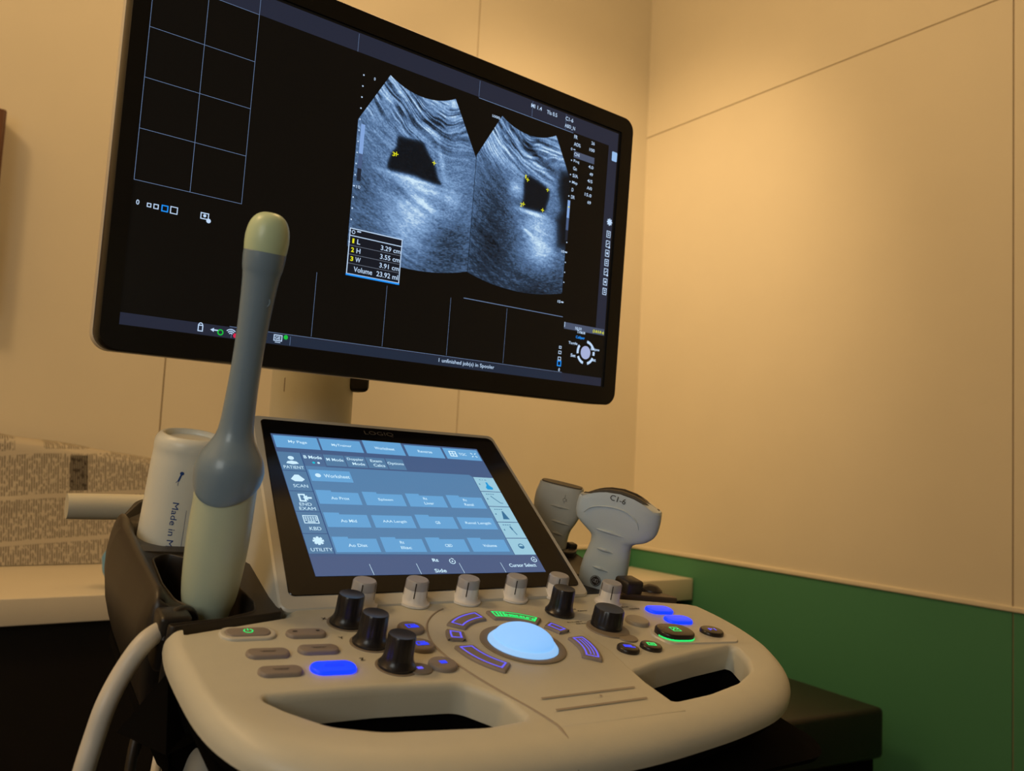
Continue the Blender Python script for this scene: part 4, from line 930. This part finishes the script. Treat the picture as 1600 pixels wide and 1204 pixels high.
# ================================================================ PROBES
PB = at(C, -.1650, .0250)
ep = thing('endocavity_probe', 'long slim blue-grey probe with a pale green tip standing in the left holder', 'ultrasound probe', None, M=at(C, -.1650, .0250, -.065))
def prof(pts, n=6):
    out = smooth_loop(pts, n, closed=False); return [(max(0, p.x), p.y) for p in out]
shm = lathe(prof([(.0210, .0655), (.0220, .0700), (.0229, .0830), (.0226, .0925), (.0206, .0995), (.0164, .1065), (.0128, .1135), (.0112, .1215), (.0104, .1370), (.0098, .1600), (.0100, .1850), (.0110, .2080), (.0120, .2220), (.0131, .2280), (.0137, .2340), (.0138, .2385)]) + [(.0132, .2392)], 64)
for v in shm.vertices:                                     # the grey shell ends in a tongue on the front face
    if v.co.z < .0925:
        a = math.cos(math.atan2(v.co.y, v.co.x) - math.atan2(-.82, -.57)); k = (.0925 - v.co.z) / .027
        v.co.z += k * (.0035 + .015 * (1 - (.5 + .5 * a) ** 2))
obj('shaft', shm, M_PROBE, ep, PB)
obj('grip', lathe(prof([(.0095, -.060), (.0105, -.040), (.0150, -.012), (.0180, .0000), (.0196, .0150), (.0206, .0350), (.0207, .0500), (.0204, .0640), (.0203, .0725), (.0200, .0800), (.0185, .089)]), 48), M_GRIP, ep, PB)
obj('tip_cap', lathe([(.0131, .2380), (.0137, .2388)] + prof([(.0137, .2388), (.0142, .2440), (.0141, .2500), (.0128, .2565), (.0100, .2615), (.0055, .2645), (.0001, .2652)]) + [(0, .2652)], 48), M_TIP, ep, PB)
def camdir(F, x, y, z, r):   # small round recess mark on the camera side of a shaft
    return
rc = mat3((.82, -.57, .05), (-.09, -.04, .99), (0, 0, 1))
def decal_on(parent, name, P0, meshes, m):
    M = rc.copy(); M.translation = P0; return obj(name, join(meshes), m, parent, M)
ringm = lathe([(.0022, 0), (.0027, .0004), (.0032, 0)], 24)
q = PB @ Vector((.0030, -.0092, .2065)); nrm = (Vector((0, 0, 1.12)) - q); 
decal_on(ep, 'round_mark', q, [ringm], M_PROBE)
obj('cable', tube([tuple(C @ Vector(p)) for p in ((-.1650, .0250, -.058), (-.1680, .0140, -.062), (-.1750, -.002, -.040))] + [(.1597, .6021, .9960), (.1504, .5904, .9990), (.1399, .5797, 1.0000), (.127, .5712, .9942), (.116, .5682, .9786), (.1073, .5637, .9619), (.1024, .5628, .9443), (.0979, .5616, .9257), (.0949, .5659, .9046), (.094, .573, .84)],
    [.0052, .0052, .0055, .0058] + [.0062] * 9, 20), M_CABLE, ep)

def blade(outline, thick, seg=28, n=60):
    """body lofted from half-widths: outline = [(z, left, right)], thick = [(z, half thickness)]"""
    zs = [o[0] for o in outline]; tz = [t[0] for t in thick]; loops = []
    for k in range(n + 1):
        z = zs[0] + (zs[-1] - zs[0]) * k / n
        l = float(np.interp(z, zs, [o[1] for o in outline])); r = float(np.interp(z, zs, [o[2] for o in outline])); t = float(np.interp(z, tz, [q_[1] for q_ in thick]))
        cx, a = (l + r) / 2, (r - l) / 2; L = []
        for i in range(seg):
            an = 2 * PI * i / seg; c, s = math.cos(an), math.sin(an); e = .62
            L.append((cx + a * math.copysign(abs(c) ** e, c), t * math.copysign(abs(s) ** e, s), z))
        loops.append(L)
    return loops
def dense(P, n=6): return [(p.y, p.x) for p in smooth_loop([(b, a) for a, b in P], n, closed=False)]
# convex probe, right front
def probe_frame(x, y, ph):
    a = math.radians(ph); return C @ Matrix.Translation((x, y, 0)) @ Matrix.Rotation(-a, 4, 'Z')
PF = probe_frame(.2150, .0500, 50)
cp = thing('convex_probe', 'pale grey curved probe marked C1-6 standing in the right holder', 'ultrasound probe', None, M=PF @ Matrix.Translation((0, 0, -.03)))
outl = [(-.030, .0120, .0120), (-.018, .0195, .0185), (-.0075, .0238, .0208), (.0030, .0240, .0210), (.0130, .0230, .0207), (.0220, .0208, .0200), (.0300, .0193, .0194), (.0345, .0195, .0205), (.0370, .0205, .0235), (.0390, .0226, .0290), (.0405, .0250, .0325), (.0430, .0285, .0355), (.0460, .0330, .0385), (.0500, .0375, .0405), (.0560, .0395, .0415), (.0620, .0398, .0418), (.0700, .0390, .0412)]
thk = dense([(-.030, .010), (-.015, .0135), (.010, .0145), (.030, .0130), (.045, .0140), (.060, .0150), (.075, .0150), (.09, .0150)])
loops = blade([(z, -a, b) for z, a, b in outl], thk, 36, 80)
# shoulders follow the lens curve: shear the top rows into an arc
def arc_top(x): return .0555 + math.sqrt(max(0, .060 ** 2 - x * x)) - .0335
top = []
for k in range(1, 9):
    L = []; t = k / 8
    for (x, y, z) in loops[-1]:
        zt = arc_top(x * (1 - .04 * t)) ; L.append((x * (1 - .03 * t), y * (1 - .04 * t * t), z * (1 - t) + zt * t if zt > z else z + .002 * t))
    top.append(L)
obj('body', loft2(loops + top), M_PROBE2, cp, PF)
lens = []
for k, (dx, dz) in enumerate(((.0, -.003), (.0, .0006), (.0015, .0018), (.006, .0024))):
    L = []
    for (x, y, z) in top[-1]: L.append((x * (.955 - dx * 6), y * (.58 - dx * 40) + .0052, z + dz * (.55 if abs(x) < .036 else .3)))
    lens.append(L)
obj('lens', loft2(lens), M_LENS, cp, PF)
def grip_ridges(parent, F, marks, m):
    for (x0, z0_, x1, z1, y) in marks:
        mx_ = (x0 + x1) / 2
        obj('grip_ridge', tube([(x0, -y, z0_), (x0 * .6 + mx_ * .4, -y - .0008, z0_ * .6 + z1 * .4 + .0008), (mx_, -y - .001, (z0_ + z1) / 2 + .0007), (x1, -y + .0004, z1)], [.0002, .0012, .0016, .0002], 8), m, parent, F)
grip_ridges(cp, PF, [(-.0150, .0445, .0125, .0425, .0139), (-.0110, .0265, .0055, .0252, .0134), (-.0115, .0090, .0045, .0070, .0146)], M_PROBE2)
arcm = tube([(-.0300, -.0142, .0570), (-.0230, -.0150, .0640), (-.0080, -.01535, .0680), (.0080, -.0153, .0675), (.0200, -.0151, .0610), (.0240, -.0140, .0530)], [.0002, .0007, .0009, .0009, .0007, .0002], 8)
obj('recess_edge', arcm, M_PROBE2, cp, PF)
def on_front(me, F, y, parent, name, m, dz=0):
    """flat mesh laid on the broad face (x right, y up -> x, z)"""
    me.transform(Matrix.Translation((0, -y, dz)) @ Matrix.Rotation(PI / 2, 4, 'X')); return obj(name, me, m, parent, F)
on_front(text_mesh('C1-6', .0150, .0052, .0000, .0768, 0, 0, -.10), PF, .01535, cp, 'type_marking', M_PRINT)
lg = Flat(0); lg.ring(-5.6, 4.1, 4.7, .5); lg.disc(-5.6, 4.1, 4.4, 28)
on_front(lg.mesh(), PF, .01475, cp, 'maker_badge', M_PRINT)
lt = Flat(0)
for a in (10, 100, 190, 280): lt.ring(-5.6, 4.1, 3.8, .3, a, a + 70)
lt.ring(-7.0, 3.9, 1.1, .42, 60, 350); lt.line(-7.0, 4.4, -5.9, 4.4, .42); lt.ring(-4.3, 3.2, .75, .42, 120, 400); lt.ring(-4.3, 4.9, .8, .42, -60, 240); lt.line(-5.5, 2.1, -6.3, 6.1, .36)
on_front(lt.mesh(), PF, .01495, cp, 'badge_lettering', M_KNOBG)

# linear probe, right rear
PG = probe_frame(.2230, .1500, 50)
lp = thing('linear_probe', 'grey flat-topped linear probe standing behind the curved probe', 'ultrasound probe', None, M=PG @ Matrix.Translation((0, 0, -.03)))
half = dense([(-.045, .0100), (-.030, .0150), (-.006, .0172), (.004, .0168), (.014, .0180), (.022, .0215), (.030, .0245), (.040, .0258), (.050, .0256), (.057, .0240)])
thk = dense([(-.045, .009), (-.02, .012), (.010, .0120), (.03, .0125), (.045, .0125), (.06, .0115)])
loops = blade([(z, -w, w) for z, w in half], thk)
tp2 = [[(x * (1 - .03 * t), y * (1 - .06 * t), z + .0045 * t) for (x, y, z) in loops[-1]] for t in (.4, .8, 1)]
obj('body', loft2(loops + tp2), M_PROBE3, lp, PG)
obj('lens', loft2([[(x * .94, y * .8, z + d) for (x, y, z) in tp2[-1]] for d in (-.001, .0012)]), M_LENS, lp, PG)
grip_ridges(lp, PG, [(-.0020, .0240, .0180, .0235, .0123), (.0020, .0125, .0135, .0110, .0121), (.0040, -.0010, .0140, -.0015, .0120), (-.0060, .0400, .0150, .0400, .0126)], M_PROBE3)
fm = Flat(0); fm.ring(8, -48.5, 1.5, .35); fm.line(8, -54, 8, -50.5, .4); fm.line(8, -46.5, 8, -45, .4); fm.line(9.6, -50, 10.6, -47, .4)
on_front(fm.mesh(), PG, .0124, lp, 'printed_symbol', mat('faint_print', (.16, .16, .15), .5, .3, var=.1))

# gel bottle standing upside down in the holder cup
GB = at(C, -.1590, .1560)
gb = thing('gel_bottle', 'white plastic gel bottle standing upside down in the left holder cup', 'bottle', None, M=GB @ Matrix.Translation((0, 0, -.052)))
obj('bottle_body', lathe(prof([(.0001, -.0515), (.0260, -.0510), (.0296, -.0460), (.0300, -.020), (.0292, .010), (.0282, .040), (.0276, .060), (.0270, .0700), (.0272, .0765), (.0262, .0815), (.0235, .0848), (.0212, .0852), (.0195, .0835), (.0188, .0815)], 5) + [(.0180, .0812), (0, .0818)], 56), M_BOTTLE, gb, GB)
def wrap(me, r_, z0_, a0, parent, F, name, m):
    """bend flat artwork (x across, y up) round the bottle"""
    for v in me.vertices:
        a = a0 + v.co.x / r_; rr = float(np.interp(z0_ + v.co.y, [-.02, .01, .04, .06, .07], [.0300, .0292, .0282, .0276, .0270])) + .0003
        z = z0_ + v.co.y; v.co = Vector((rr * math.cos(a), rr * math.sin(a), z))
    return obj(name, me, m, parent, F)
AF = math.atan2(-.82, -.57)
mt = text_mesh('Made in Malaysia', .0580, .0062, 0, 0, 0, 0, -PI / 2); wrap(mt, .029, .0065, AF + .20, gb, GB, 'bottle_print', M_BLUEINK)
fb = Flat(0); fb.disc(0, 0, 1.6, 14, 1.4); fb.line(-.3, 1, -2, 6.5, 1.3); fb.line(-1, 4, -3.6, 7.8, .35); fb.line(-2, 6.5, -1.8, 10, .3)
wrap(fb.mesh(), .029, .0590, AF + .26, gb, GB, 'bottle_print', M_BLUEINK)
fb = Flat(0)
for k in range(14): fb.line(7.6, -20 + k * 4.4, 7.6, -15.6 + k * 4.4, .22)
for k in range(4): fb.rect(11, -42 + k * 14, 12.2, -39 + k * 14)
wrap(fb.mesh(), .029, .0100, AF + .26, gb, GB, 'bottle_print', M_BLUEINK)
